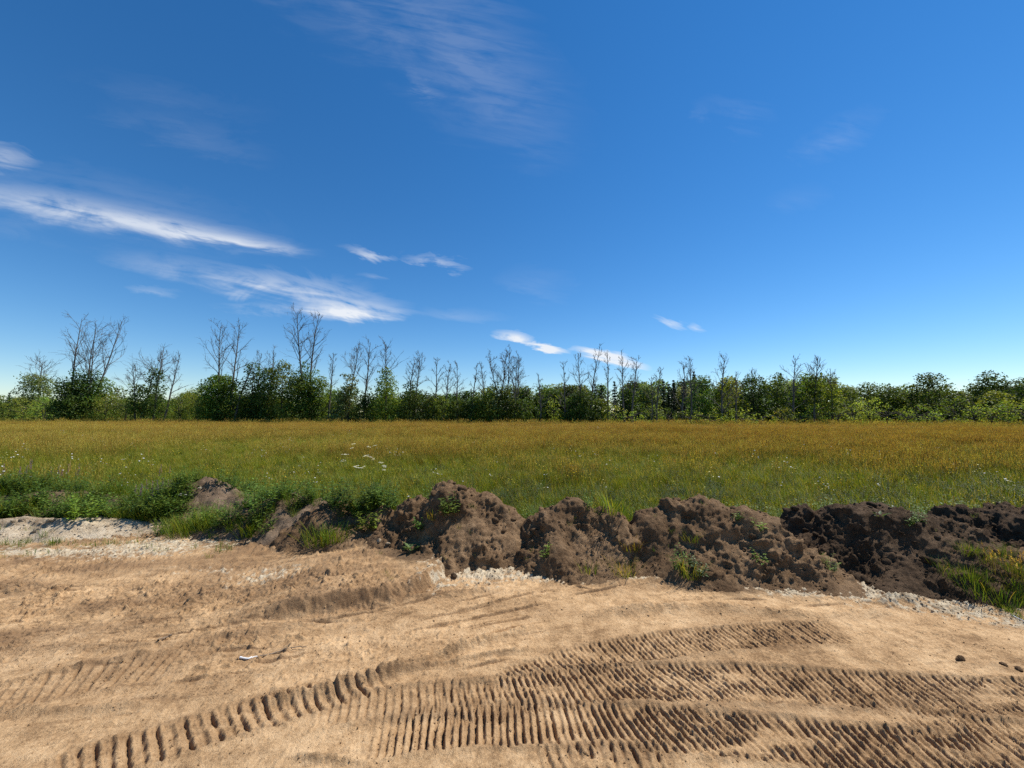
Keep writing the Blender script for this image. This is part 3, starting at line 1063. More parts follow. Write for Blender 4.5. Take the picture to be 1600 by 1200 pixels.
def tuft_green(seed, n=46, h=(0.16, 0.40), rad=0.13, w=0.006, straw=0.1, tone=(1, 1, 1)):
    r = np.random.default_rng(seed)
    sp = Soup()
    for _ in range(n):
        a, q = r.uniform(0, 6.283), rad * math.sqrt(r.uniform())
        g = np.array(GREENS[r.integers(4)]) * r.uniform(0.75, 1.25) * np.array(tone)
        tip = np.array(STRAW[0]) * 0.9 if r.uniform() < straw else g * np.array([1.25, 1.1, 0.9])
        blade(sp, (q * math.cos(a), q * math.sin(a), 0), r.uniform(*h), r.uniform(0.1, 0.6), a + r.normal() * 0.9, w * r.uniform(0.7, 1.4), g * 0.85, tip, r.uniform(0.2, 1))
    return sp


def tuft_seed(seed, n=22, stems=16, h=(0.36, 0.62), rad=0.16, rust=0.5, wk=1.0):
    r = np.random.default_rng(seed)
    sp = tuft_green(seed + 1, n, (0.14, 0.36), rad, 0.006 * wk, 0.25)
    for _ in range(stems):
        a, q = r.uniform(0, 6.283), rad * math.sqrt(r.uniform())
        hh = r.uniform(*h)
        ln = r.uniform(0.0, 0.22)
        b = np.array([q * math.cos(a), q * math.sin(a), 0])
        az = a + r.normal()
        t = b + np.array([math.cos(az) * ln * hh, math.sin(az) * ln * hh, hh])
        c = np.array(STRAW[r.integers(1, 3)] if r.uniform() < rust else STRAW[0 if r.uniform() < .6 else 3]) * r.uniform(0.8, 1.2)
        stem(sp, b, t, 0.0016 * wk, c * 0.55 + np.array(GREENS[2]) * 0.45)
        seed_head(sp, t - (t - b) * 0.05, hh * r.uniform(0.16, 0.26), 0.014 * wk, az, ln, c, r)
    return sp


def daisy(seed, n=5, h=(0.35, 0.6), col=(0.80, 0.80, 0.76), size=0.022, rad=0.12):
    r = np.random.default_rng(seed)
    sp = Soup()
    for _ in range(n):
        a, q = r.uniform(0, 6.283), rad * math.sqrt(r.uniform())
        hh = r.uniform(*h)
        b = np.array([q * math.cos(a), q * math.sin(a), 0])
        t = b + np.array([r.normal() * 0.05, r.normal() * 0.05, hh])
        stem(sp, b, t, 0.0016, GREENS[1])
        nm = np.array([r.normal() * 0.35, r.normal() * 0.35, 1.0])
        nm /= np.linalg.norm(nm)
        e1 = np.cross(nm, [1, 0.2, 0])
        e1 /= np.linalg.norm(e1)
        e2 = np.cross(nm, e1)
        V, T = [t + nm * size * 0.15], []
        s = size * r.uniform(0.7, 1.2)
        for k in range(8):
            an = k * math.pi / 4
            V.append(t + (e1 * math.cos(an) + e2 * math.sin(an)) * s * (1 if k % 2 else 0.8))
            T.append((0, k + 1, (k + 1) % 8 + 1))
        sp.add(V, T, col)
    return sp


def weed(seed, stems=9, h=(0.25, 0.5), rad=0.14, L=0.075, w=0.032, cols=None, per=11, top=None, heads=None):
    """an upright leafy weed; top = colour of a flower spike"""
    r = np.random.default_rng(seed)
    cols = cols or [(0.115, 0.190, 0.028), (0.080, 0.145, 0.024), (0.165, 0.230, 0.036)]
    sp = Soup()
    for _ in range(stems):
        a, q = r.uniform(0, 6.283), rad * 0.5 * math.sqrt(r.uniform())
        hh = r.uniform(*h)
        b = np.array([q * math.cos(a), q * math.sin(a), 0])
        az = a + r.normal() * 0.5
        ln = r.uniform(0.05, 0.5)
        t = b + np.array([math.cos(az) * ln * hh, math.sin(az) * ln * hh, hh * (1 - 0.2 * ln)])
        stem(sp, b, t, 0.0025, np.array(cols[0]) * 0.9)
        for k in range(per):
            f = 0.12 + 0.88 * (k + r.uniform()) / per
            p = b + (t - b) * f
            la = k * 2.4 + r.uniform(0, 1)
            d = np.array([math.cos(la), math.sin(la), r.uniform(-0.1, 0.7)])
            c = np.array(cols[r.integers(len(cols))]) * r.uniform(0.75, 1.3)
            s = (1.15 - 0.5 * f) * r.uniform(0.7, 1.2)
            leaf(sp, p, d, np.array([0, 0, 1.0]), L * s, w * s, c)
        if top is not None and r.uniform() < 0.8:
            main, sp = sp, Soup()
            if heads is not None:
                heads.append(('flower_spike', sp))
            for k in range(14):
                f = k / 13
                p = t + np.array([0, 0, hh * 0.42 * f])
                la = r.uniform(0, 6.28)
                leaf(sp, p, np.array([math.cos(la), math.sin(la), 0.35]), np.array([0, 0, 1.0]), 0.026 * (1.1 - 0.7 * f), 0.018, np.array(top) * r.uniform(0.75, 1.25))
            stem(sp, t, t + np.array([0, 0, hh * 0.42]), 0.002, np.array(top) * 0.6)
            sp = main
    return sp


def rosette(seed, n=11, L=(0.12, 0.22), w=0.07, col=(0.16, 0.22, 0.08)):
    """big basal leaves"""
    r = np.random.default_rng(seed)
    sp = Soup()
    for k in range(n):
        a = k * 2.4 + r.uniform(-0.3, 0.3)
        l = r.uniform(*L)
        el = r.uniform(0.25, 1.1)
        d = np.array([math.cos(a) * math.cos(el), math.sin(a) * math.cos(el), math.sin(el)])
        p = np.array([math.cos(a), math.sin(a), 0]) * 0.015
        leaf(sp, p, d, np.array([0, 0, 1.0]) + 0.01, l, w * l / 0.2, np.array(col) * r.uniform(0.75, 1.2))
    return sp


def umbel(seed, n=9, h=(0.3, 0.6), rad=0.16, size=0.04, heads=None):
    """flat white flower heads on bare stalks over ferny leaves"""
    r = np.random.default_rng(seed)
    sp = weed(seed + 1, 5, (0.12, 0.3), rad, 0.06, 0.018, per=9)
    for _ in range(n):
        a, q = r.uniform(0, 6.283), rad * math.sqrt(r.uniform())
        hh = r.uniform(*h)
        b = np.array([q * .4 * math.cos(a), q * .4 * math.sin(a), 0])
        t = b + np.array([math.cos(a) * q, math.sin(a) * q, hh])
        stem(sp, b, t, 0.002, GREENS[1])
        s = size * r.uniform(0.6, 1.15)
        tl = np.array([r.normal() * .25, r.normal() * .25])
        main, sp = sp, Soup()
        heads.append(('flower_head', sp))
        for k in range(15):
            rr, aa = s * math.sqrt(r.uniform()), r.uniform(0, 6.283)
            c = t + np.array([rr * math.cos(aa), rr * math.sin(aa), tl @ [rr * math.cos(aa), rr * math.sin(aa)] + r.uniform(0, 0.006) - 0.15 * rr * rr / s])
            k1 = s * 0.3
            sp.add([c + [k1, 0, 0], c + [0, k1, 0.002], c - [k1, 0, 0], c - [0, k1, -0.002]], [(0, 1, 2), (0, 2, 3)], (0.80, 0.80, 0.75))
        sp = main
    return sp


# ------------------------------------------------------------------ meadow: stuff, laid by geometry nodes
def instancer(name, protos, P, idx, scl, rz, label, cat, sch=None):
    """one object that stands copies of the protos at the points P"""
    pc = bpy.data.collections.new(name + '_kinds')
    for i, me in enumerate(protos):
        pc.objects.link(bpy.data.objects.new('%s_kind_%02d' % (name, i), me))
    me = bpy.data.meshes.new(name)
    me.vertices.add(len(P))
    me.vertices.foreach_set('co', np.ascontiguousarray(P, np.float32).ravel())
    for an, typ, val in (('idx', 'INT', np.asarray(idx, np.int32)), ('scl', 'FLOAT', np.asarray(scl, np.float32)), ('rz', 'FLOAT', np.asarray(rz, np.float32)),
                         ('sch', 'FLOAT', np.asarray(scl if sch is None else sch, np.float32))):
        me.attributes.new(an, typ, 'POINT').data.foreach_set('value', val)
    o = link(name, me)
    tag(o, label, cat, kind='stuff')
    ng = bpy.data.node_groups.new(name, 'GeometryNodeTree')
    ng.interface.new_socket('Geometry', in_out='INPUT', socket_type='NodeSocketGeometry')
    ng.interface.new_socket('Geometry', in_out='OUTPUT', socket_type='NodeSocketGeometry')
    gi, go = ng.nodes.new('NodeGroupInput'), ng.nodes.new('NodeGroupOutput')
    ci = ng.nodes.new('GeometryNodeCollectionInfo')
    ci.inputs['Collection'].default_value = pc
    ci.inputs['Separate Children'].default_value = True
    ci.inputs['Reset Children'].default_value = True
    ip = ng.nodes.new('GeometryNodeInstanceOnPoints')
    ip.inputs['Pick Instance'].default_value = True

    def attr(an, typ):
        n = ng.nodes.new('GeometryNodeInputNamedAttribute')
        n.data_type = typ
        n.inputs['Name'].default_value = an
        return n.outputs['Attribute']
    cx = ng.nodes.new('ShaderNodeCombineXYZ')
    ng.links.new(attr('rz', 'FLOAT'), cx.inputs[2])
    ng.links.new(gi.outputs[0], ip.inputs['Points'])
    ng.links.new(ci.outputs[0], ip.inputs['Instance'])
    ng.links.new(attr('idx', 'INT'), ip.inputs['Instance Index'])
    ng.links.new(cx.outputs[0], ip.inputs['Rotation'])
    cs = ng.nodes.new('ShaderNodeCombineXYZ')
    for k, an in enumerate(('scl', 'scl', 'sch')):
        ng.links.new(attr(an, 'FLOAT'), cs.inputs[k])
    ng.links.new(cs.outputs[0], ip.inputs['Scale'])
    ng.links.new(ip.outputs[0], go.inputs[0])
    md = o.modifiers.new('scatter', 'NODES')
    md.node_group = ng
    return o


def build_meadow():
    r = np.random.default_rng(91)
    protos = []
    for k in range(4):
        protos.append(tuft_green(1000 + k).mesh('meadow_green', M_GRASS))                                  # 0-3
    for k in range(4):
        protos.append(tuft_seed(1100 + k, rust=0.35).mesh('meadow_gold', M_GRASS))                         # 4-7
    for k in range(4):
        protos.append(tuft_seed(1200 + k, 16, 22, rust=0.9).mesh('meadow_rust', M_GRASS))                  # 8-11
    for k in range(2):
        protos.append(daisy(1300 + k).mesh('meadow_white', M_GRASS))                                       # 12-13
    for k in range(2):
        protos.append(daisy(1310 + k, 6, (0.3, 0.5), (0.62, 0.50, 0.04), 0.012).mesh('meadow_yellow', M_GRASS))  # 14-15
    for k in range(2):
        protos.append(weed(1320 + k, 9, (0.2, 0.40), 0.16, 0.06, 0.022, [(0.075, 0.12, 0.03), (0.10, 0.13, 0.04), (0.12, 0.12, 0.05)]).mesh('meadow_weed', M_WEED))       # 16-17
    P, I, S, H = [], [], [], []
    for y0, y1, dens, sc in ((5.3, 9, 50, 1.0), (9, 16, 38, 1.08), (16, 30, 20, 1.35), (30, 62, 8.5, 1.9)):
        area = (y1 - y0) * (2 * (1.48 * (y0 + y1) / 2 + 1.5))
        n = int(area * dens)
        y = r.uniform(y0, y1, n)
        x = r.uniform(-1, 1, n) * (1.48 * y + 1.5)
        y2 = r.uniform(y0, y1, n // 3)                      # thinner beyond the sides of the picture
        x2 = r.uniform(1, 2.1, n // 3) * (1.48 * y2 + 1.5) * r.choice([-1, 1], n // 3)
        x, y = np.concatenate([x, x2]), np.concatenate([y, y2])
        n = len(x)
        pat = fbm(x * 0.09, y * 0.20, 4, 350, 0.62)          # patches of the field
        pat2 = fbm(x * 0.5, y * 0.7, 3, 351, 0.6)
        # seed heads thicken away from the dirt; greener on the left and along the near strip
        dist = sst(5.5, 26, y + 3.0 * pat2)
        leftg = sst(2, -14, x) * sst(40, 10, y)
        p_seed = np.clip(0.06 + 0.74 * dist + 1.15 * pat + 0.4 * pat2 - 0.25 * leftg - 0.35 * np.exp(-((y - 7.6 - 0.05 * x) / 0.9) ** 2), 0.03, 0.96)
        rust = np.clip(0.08 + 0.85 * sst(8, 34, y + 0.55 * x + 14 * pat), 0, 0.95)
        u, v = r.uniform(size=n), r.uniform(size=n)
        idx = np.where(u < p_seed, np.where(v < rust, 8 + r.integers(0, 4, n), 4 + r.integers(0, 4, n)), r.integers(0, 4, n))
        w = r.uniform(size=n)
        wf = sst(0.12, 0.5, fbm(x * 0.35, y * 0.5, 3, 352, 0.6))
        idx = np.where(w < 0.004 + 0.045 * wf * sst(24, 8, y), 12 + r.integers(0, 2, n), idx)
        idx = np.where((w > 0.93) & (y < 22), 14 + r.integers(0, 2, n), idx)
        strip = 0.35 * np.exp(-((y - 7.4 - 0.06 * x) / 1.0) ** 2) * sst(-0.3, 0.2, pat2 + 0.1)
        idx = np.where((w > 0.5) & (w < 0.55 + strip) & (y < 12), 16 + r.integers(0, 2, n), idx)
        s = sc * r.uniform(0.75, 1.2, n) * (0.86 + 0.3 * pat2)
        s *= 0.62 + 0.38 * sst(5.2, 7.5, y)
        P.append(np.stack([x, y, np.full(n, FIELD_Z) - 0.01], 1))
        I.append(idx)
        S.append(s)
        H.append(s / sc * (0.90 + 0.55 * pat))
    P, I, S, H = np.concatenate(P), np.concatenate(I), np.concatenate(S), np.concatenate(H)
    # none inside the heaps
    ok = np.ones(len(P), bool)
    near = P[:, 1] < 7.5
    for m in MOUNDS:
        hh = mound_h(P[near, 0], P[near, 1], m, False)
        ok[np.nonzero(near)[0][hh > 0.02]] = False
    P, I, S, H = P[ok], I[ok], S[ok], H[ok]
    instancer('meadow_grass', protos, P, I, S, r.uniform(0, 6.283, len(P)), 'tall meadow grass gone to rusty seed with scattered wild flowers', 'grass', H)
    print('meadow tufts', len(P))


build_meadow()


def build_weed_cover():
    """weeds and young grass that clothe the bank, the backs of the heaps and the pale strip"""
    r = np.random.default_rng(95)
    protos = [weed(1400 + k, 9, (0.20, 0.44), 0.14, 0.07, 0.030).mesh('cover_weed', M_WEED) for k in range(4)]
    protos += [tuft_green(1420 + k, 60, (0.12, 0.32), 0.10, 0.0045, 0.03, (0.72, 0.90, 0.9)).mesh('cover_grass', M_GRASS) for k in range(3)]
    protos += [tuft_green(1430 + k, 16, (0.05, 0.13), 0.06, 0.0035, 0.05, (0.7, 0.88, 0.9)).mesh('cover_short', M_GRASS) for k in range(2)]
    P, I, S = [], [], []

    def put(n, fx, fy, kinds, sc, dens=None):
        x, y = fx(n), fy(n)
        z = surface(x, y)
        if dens is not None:
            k = r.uniform(size=n) < dens(x, y)
            x, y, z = x[k], y[k], z[k]
        P.append(np.stack([x, y, z - 0.01], 1))
        I.append(np.asarray(kinds)[r.integers(0, len(kinds), len(x))])
        S.append(sc * r.uniform(0.65, 1.2, len(x)))
    # left bank
    put(1500, lambda n: r.uniform(-10.5, -4.2, n), lambda n: r.uniform(5.45, 6.9, n), [0, 1, 2, 3, 4, 5, 6, 4, 5], 0.85,
        lambda x, y: 0.12 + 0.8 * sst(-0.2, 0.2, fbm(x * 1.2, y * 1.6, 3, 361)))
    # between bank and tall heap
    put(500, lambda n: r.uniform(-4.6, -1.5, n), lambda n: r.uniform(4.9, 6.3, n), [0, 1, 2, 4, 5, 6], 0.8,
        lambda x, y: sst(-0.12, 0.2, fbm(x * 1.5, y * 1.5, 3, 362)))
    # grass on the pale strip, left
    put(420, lambda n: r.uniform(-8.5, -3.2, n), lambda n: r.uniform(4.35, 5.2, n), [7, 8], 0.9,
        lambda x, y: sst(0.0, 0.3, fbm(x * 1.3, y * 3, 3, 363)))
    # behind the row
    put(900, lambda n: r.uniform(-1.5, 8.5, n), lambda n: r.uniform(4.9, 6.4, n), [4, 5, 6, 4, 5, 0, 1], 0.85,
        lambda x, y: 0.15 + 0.8 * sst(-0.2, 0.25, fbm(x * 1.1, y * 1.1, 3, 364)))
    # thin sprouts on the heaps
    put(900, lambda n: r.uniform(-1.6, 6.0, n), lambda n: r.uniform(3.4, 4.8, n), [7, 8, 7, 8, 0], 0.55,
        lambda x, y: 0.7 * sst(0.05, 0.4, fbm(x * 1.7, y * 1.7, 3, 365)) * (surface(x, y) > 0.08))
    # grassy slope far right
    put(260, lambda n: r.uniform(4.0, 5.9, n), lambda n: r.uniform(3.15, 3.75, n), [4, 5, 6, 7, 8, 7, 8], 0.40,
        lambda x, y: sst(-0.3, 0.1, fbm(x * 1.7, y * 1.7, 3, 366)))
    P_, I_, S_ = np.concatenate(P), np.concatenate(I), np.concatenate(S)
    instancer('weed_cover', protos, P_, I_, S_, r.uniform(0, 6.283, len(P_)), 'low green weeds and young grass over the earth bank and heaps', 'weeds')


build_weed_cover()

# single plants that stand out, by the pixel of their foot in the photograph
PURPLE = (0.34, 0.13, 0.36)


def plant(name, px, py, sp, mat, label, cat, group=None, scale=1.0, sink=0.015, heads=()):
    x, y, z = hit(px, py)
    if heads:
        o = empty(name, (0, 0, 0))
        link('foliage', sp.mesh('foliage', mat), o)
        for part, hs in heads:
            link(part, hs.mesh(part, mat), o)
    else:
        o = link(name, sp.mesh(name, mat))
    o.location = (x, y, z - sink)
    o.rotation_euler = (0, 0, px * 0.7)
    o.scale = (scale,) * 3
    tag(o, label, cat, group)


G = 'weeds growing on the earth heaps'
LUSH = [(0.23, 0.31, 0.04), (0.18, 0.27, 0.034)]
plant('grass_tuft', 505, 848, tuft_green(2001, 230, (0.12, 0.30), 0.20, 0.005, 0.02, (0.78, 0.95, 1)), M_GRASS, 'lush yellow green grass clump at the foot of the weedy heap', 'grass tuft', G)
plant('grass_tuft', 525, 845, tuft_green(2002, 140, (0.10, 0.24), 0.15, 0.005, 0.02, (0.78, 0.95, 1)), M_GRASS, 'smaller bright grass clump leaning right of the lush one', 'grass tuft', G)
plant('grass_tuft', 300, 832, tuft_green(2003, 260, (0.14, 0.32), 0.28, 0.005, 0.02, (0.7, 0.9, 1)), M_GRASS, 'broad bright green grass clump below the purple flowers', 'grass tuft', G)
plant('grass_tuft', 330, 822, tuft_green(2004, 190, (0.14, 0.32), 0.22, 0.005, 0.02, (0.7, 0.9, 1)), M_GRASS, 'bright green grass clump beside the dark hollow in the bank', 'grass tuft', G)
plant('grass_tuft', 975, 898, tuft_green(2005, 100, (0.08, 0.20), 0.12, 0.004, 0.45, (0.7, 0.8, 1)), M_GRASS, 'half dry grass tuft at the foot between two brown heaps', 'grass tuft', G)
plant('grass_tuft', 1078, 900, tuft_green(2006, 130, (0.09, 0.22), 0.10, 0.0045, 0.2, (0.62, 0.78, 1.2)), M_GRASS, 'grey green grass tuft low on the widest brown heap', 'grass tuft', G)
plant('grass_tuft', 985, 860, tuft_green(2007, 60, (0.06, 0.18), 0.10, 0.005, 0.6), M_GRASS, 'pale straw tuft in the saddle between two brown heaps', 'grass tuft', G)
plant('grass_tuft', 920, 895, tuft_green(2008, 40, (0.06, 0.14), 0.07, 0.005, 0.1), M_GRASS, 'short green tuft at the base of the heap by the clay gap', 'grass tuft', G)
plant('grass_tuft', 1080, 850, tuft_green(2009, 40, (0.06, 0.16), 0.08, 0.005, 0.1), M_GRASS, 'small green tuft halfway up the widest brown heap', 'grass tuft', G)
plant('grass_tuft', 1545, 935, tuft_green(2010, 190, (0.08, 0.20), 0.20, 0.004, 0.1, (0.45, 0.66, 0.8)), M_GRASS, 'dense dark green grass on the low slope at far right', 'grass tuft', G)
plant('grass_tuft', 1500, 905, tuft_green(2011, 130, (0.07, 0.17), 0.16, 0.004, 0.1, (0.5, 0.7, 0.8)), M_GRASS, 'green grass tuft under the dark heap at right', 'grass tuft', G)
plant('grass_tuft', 1585, 900, tuft_seed(2012, 6, 50, (0.10, 0.20), 0.16, 0.9), M_GRASS, 'tan dry grass tuft at the far right edge', 'grass tuft', G)
plant('grass_tuft', 680, 812, tuft_green(2013, 40, (0.05, 0.14), 0.08, 0.005, 0.3), M_GRASS, 'thin grass tuft on the left shoulder of the tall heap', 'grass tuft', G)
plant('grass_tuft', 960, 800, tuft_green(2014, 90, (0.12, 0.28), 0.14, 0.006, 0.05), M_GRASS, 'dark green grass behind the dip between two brown heaps', 'grass tuft', G)
plant('leafy_weed', 700, 806, weed(2101, 12, (0.14, 0.26), 0.14, 0.065, 0.035, per=10), M_WEED, 'dark leafy weed on the crest of the tall brown heap', 'weed', G)
plant('leafy_weed', 655, 828, weed(2102, 7, (0.08, 0.16), 0.08, 0.055, 0.030, per=7), M_WEED, 'small dark weed in a hollow of the tall heap', 'weed', G)
plant('leafy_weed', 560, 800, weed(2103, 20, (0.26, 0.46), 0.26, 0.075, 0.035, per=13), M_WEED, 'big bushy weed under the white flower heads', 'weed', G)
plant('leafy_weed', 600, 795, weed(2104, 16, (0.22, 0.40), 0.22, 0.070, 0.032, per=12), M_WEED, 'bushy weed pressed against the tall heap', 'weed', G)
plant('leafy_weed', 575, 830, weed(2105, 15, (0.16, 0.32), 0.20, 0.07, 0.030, LUSH, per=11), M_WEED, 'light green weed in front of the bushy dark ones', 'weed', G)
plant('leafy_weed', 520, 790, weed(2106, 16, (0.26, 0.42), 0.22, 0.075, 0.034, per=12), M_WEED, 'dark weed left of the white flower heads', 'weed', G)
plant('leafy_weed', 410, 800, weed(2107, 20, (0.30, 0.50), 0.28, 0.080, 0.036, per=13), M_WEED, 'tall dark weed clump left of the grey heap', 'weed', G)
plant('leafy_weed', 265, 790, weed(2108, 18, (0.30, 0.48), 0.24, 0.08, 0.036, per=13), M_WEED, 'tall dark weed clump in front of the bare topped heap', 'weed', G)
plant('leafy_weed', 852, 872, weed(2109, 5, (0.10, 0.20), 0.06, 0.05, 0.022, LUSH, per=8), M_WEED, 'single light green weed on the heap by the clay gap', 'weed', G)
plant('leafy_weed', 1185, 828, weed(2110, 6, (0.08, 0.14), 0.07, 0.05, 0.022, LUSH, per=7), M_WEED, 'small light weed high on the widest heap', 'weed', G)
plant('leafy_weed', 1150, 812, weed(2111, 5, (0.07, 0.12), 0.06, 0.045, 0.02, per=7), M_WEED, 'tiny dark weed near the crest of the widest heap', 'weed', G)
plant('leafy_weed', 1186, 880, weed(2112, 6, (0.08, 0.15), 0.07, 0.05, 0.022, LUSH, per=7), M_WEED, 'light weed low on the right flank of the widest heap', 'weed', G)
plant('leafy_weed', 1090, 905, weed(2113, 8, (0.10, 0.2), 0.09, 0.055, 0.022, [(0.16, 0.2, 0.11), (0.10, 0.16, 0.06)], per=8), M_WEED, 'silvery weed beside the grey green grass tuft', 'weed', G)
plant('leafy_weed', 1420, 820, weed(2114, 6, (0.07, 0.14), 0.07, 0.05, 0.022, per=7), M_WEED, 'small dark weed on the nearly black heap', 'weed', G)
plant('leafy_weed', 130, 812, weed(2115, 20, (0.2, 0.4), 0.3, 0.07, 0.034, LUSH, per=12), M_WEED, 'broad light green weed clump behind the pale clay ridge', 'weed', G)
plant('leafy_weed', 40, 805, weed(2116, 22, (0.2, 0.4), 0.34, 0.075, 0.034, per=12), M_WEED, 'broad green weed clump at the left edge', 'weed', G)
plant('broadleaf_rosette', 645, 861, rosette(2201, 12, (0.10, 0.20), 0.075), M_WEED, 'pale rosette of big leaves at the foot of the tall heap', 'weed', G)
plant('broadleaf_rosette', 1375, 808, rosette(2202, 7, (0.06, 0.12), 0.06, (0.09, 0.15, 0.05)), M_WEED, 'small rosette on top of the nearly black heap', 'weed', G)
HD = []
plant('purple_flower', 232, 800, weed(2301, 12, (0.24, 0.36), 0.2, 0.06, 0.02, per=9, top=PURPLE, heads=HD), M_WEED, 'purple flower spikes beside the bright grass clump', 'flower', 'purple flowering weeds', heads=HD)
HD = []
plant('purple_flower', 105, 765, weed(2302, 14, (0.3, 0.46), 0.24, 0.06, 0.02, per=9, top=PURPLE, heads=HD), M_WEED, 'purple flower spikes on top of the left bank', 'flower', 'purple flowering weeds', heads=HD)
HD = []
plant('purple_flower', 258, 765, weed(2303, 6, (0.3, 0.46), 0.12, 0.06, 0.02, per=9, top=PURPLE, heads=HD), M_WEED, 'single purple spikes against the golden grass', 'flower', 'purple flowering weeds', heads=HD)
HD = []
plant('purple_flower', 20, 770, weed(2304, 10, (0.26, 0.4), 0.22, 0.06, 0.02, per=9, top=PURPLE, heads=HD), M_WEED, 'purple flower spikes at the left edge of the bank', 'flower', 'purple flowering weeds', heads=HD)
HD = []
plant('white_flower', 575, 790, umbel(2401, 18, (0.46, 0.80), 0.24, 0.032, heads=HD), M_WEED, 'cluster of flat white flower heads over the bushy weeds', 'flower', 'white flowers', heads=HD)
HD = []
plant('white_flower', 295, 785, umbel(2402, 10, (0.10, 0.2), 0.12, 0.022, heads=HD), M_WEED, 'small white flowers beside the bare topped heap', 'flower', 'white flowers', heads=HD)

# ------------------------------------------------------------------ trees
def grow(r, H, stems, spread, start=0.38, nb=14, rad=0.15, lean=0.0, twig=1.0):
    """bare tree: list of stems and list of branches, each (points, radii)"""
    trunks, branches = [], []

    def walk(p, d, L, n, wob, up):
        pts = [np.array(p, float)]
        d = np.array(d, float)
        for _ in range(n):
            d = d + r.normal(size=3) * wob + np.array([0, 0, up])
            d /= np.linalg.norm(d)
            pts.append(pts[-1] + d * L / n)
        return pts
    for s in range(stems):
        az = 6.283 * s / max(stems, 1) + r.uniform(0, 1.5)
        ln = (0.05 + 0.10 * r.uniform()) * spread if stems > 1 else 0.03
        h = H * (1.0 if s == 0 else r.uniform(0.82, 1.0))
        base = np.array([math.cos(az), math.sin(az), 0]) * (0.25 if stems > 1 else 0)
        pts = walk(base, (math.cos(az) * ln * 1.6 + lean, math.sin(az) * ln * 1.6, 1), h, 9, 0.035, 0.05)
        r0 = rad * (1 if stems == 1 else 0.8)
        rads = [r0 * (1 - 0.93 * (i / 9) ** 0.85) + 0.012 for i in range(10)]
        trunks.append((pts, rads))
        for b in range(nb):
            f = start + (0.98 - start) * (b + r.uniform(0, 0.9)) / nb
            i = min(8, int(f * 9))
            p = pts[i] + (pts[i + 1] - pts[i]) * (f * 9 - i)
            a2 = b * 2.4 + r.uniform(-0.5, 0.5)
            el = r.uniform(0.72, 1.22)
            L = H * 0.30 * spread * (1.15 - 0.75 * (f - start) / (1 - start)) * r.uniform(0.55, 1.1)
            d = (math.cos(a2) * math.cos(el), math.sin(a2) * math.cos(el), math.sin(el))
            bp = walk(p, d, L, 5, 0.13, 0.05)
            br = max(0.02, rads[i] * 0.42)
            branches.append((bp, [br * (1 - 0.78 * k / 5) + 0.006 for k in range(6)], 4))
            for t in range(int(6 * twig)):
                g = r.uniform(0.25, 1.0)
                j = min(4, int(g * 5))
                q = bp[j] + (bp[j + 1] - bp[j]) * (g * 5 - j)
                dd = (bp[j + 1] - bp[j])
                dd = dd / np.linalg.norm(dd) + r.normal(size=3) * 0.55 + np.array([0, 0, 0.2])
                tl = L * r.uniform(0.25, 0.5)
                tp = walk(q, dd, tl, 3, 0.16, 0.05)
                branches.append((tp, [0.019, 0.016, 0.012, 0.008], 3))
                for _ in range(int(2 * twig)):
                    k = r.integers(1, 4)
                    d3 = dd + r.normal(size=3) * 0.7
                    branches.append((walk(tp[k], d3, tl * r.uniform(0.35, 0.6), 2, 0.2, 0.05), [0.014, 0.011, 0.007], 3))
    return trunks, branches


def tubes_mesh(name, items, mat):
    Vs, Fs, off = [], [], 0
    for it in items:
        V, Fc = tube(it[0], it[1], it[2] if len(it) > 2 else 6)
        Vs.append(V)
        Fs.append(Fc + off)
        off += len(V)
    me = mesh_np(name, np.concatenate(Vs), np.concatenate(Fs))
    me.materials.append(mat)
    return me


def leaf_cloud(r, lobes, per_m2, size, tone=(0.55, 1.5), flat=0.0):
    """leaf clumps through the shells of the lobes (cx, cy, cz, rx, ry, rz)"""
    Cs, Ns, Ts, Ss = [], [], [], []
    for (cx, cy, cz, rx, ry, rz) in lobes:
        n = max(12, int(per_m2 * 4 * math.pi * ((rx * ry) ** 1.6 / 3 + (rx * rz) ** 1.6 / 3 + (ry * rz) ** 1.6 / 3) ** (1 / 1.6)))
        d = r.normal(size=(n, 3))
        d /= np.linalg.norm(d, axis=1, keepdims=True)
        q = r.uniform(0.25, 1.0, n) ** 0.45
        q *= 1 + 0.22 * r.normal(size=n) * (r.uniform(size=n) < 0.25)
        Cs.append(np.array([cx, cy, cz]) + d * q[:, None] * np.array([rx, ry, rz]))
        nn = d * 0.7 + r.normal(size=(n, 3)) * 0.7 + np.array([0, 0, 0.6])
        Ns.append(nn)
        lt = r.uniform(0.8, 1.2)
        Ts.append(lt * r.uniform(*tone, n))
        Ss.append(size * r.uniform(0.55, 1.3, n))
    C, Nn, T, S = np.concatenate(Cs), np.concatenate(Ns), np.concatenate(Ts), np.concatenate(Ss)
    Nn /= np.linalg.norm(Nn, axis=1, keepdims=True)
    ref = r.normal(size=Nn.shape)
    A = np.cross(Nn, ref)
    A /= np.linalg.norm(A, axis=1, keepdims=True) + 1e-9
    B = np.cross(Nn, A)
    S = S[:, None]
    V = np.stack([C - A * S * 0.6, C + B * S * 0.36 + Nn * S * 0.1, C + A * S * 0.6, C - B * S * 0.36 + Nn * S * 0.1], 1).reshape(-1, 3)
    Fc = np.arange(len(V)).reshape(-1, 4)
    keepz = V.reshape(-1, 4, 3)[:, :, 2].min(1) > -0.1
    tint = np.repeat(np.stack([T, T, T], 1), 4, axis=0)
    hue = np.repeat(r.uniform(-0.12, 0.12, len(C)), 4)
    tint[:, 0] *= 1 + hue * 1.5
    return V, Fc[keepz], tint


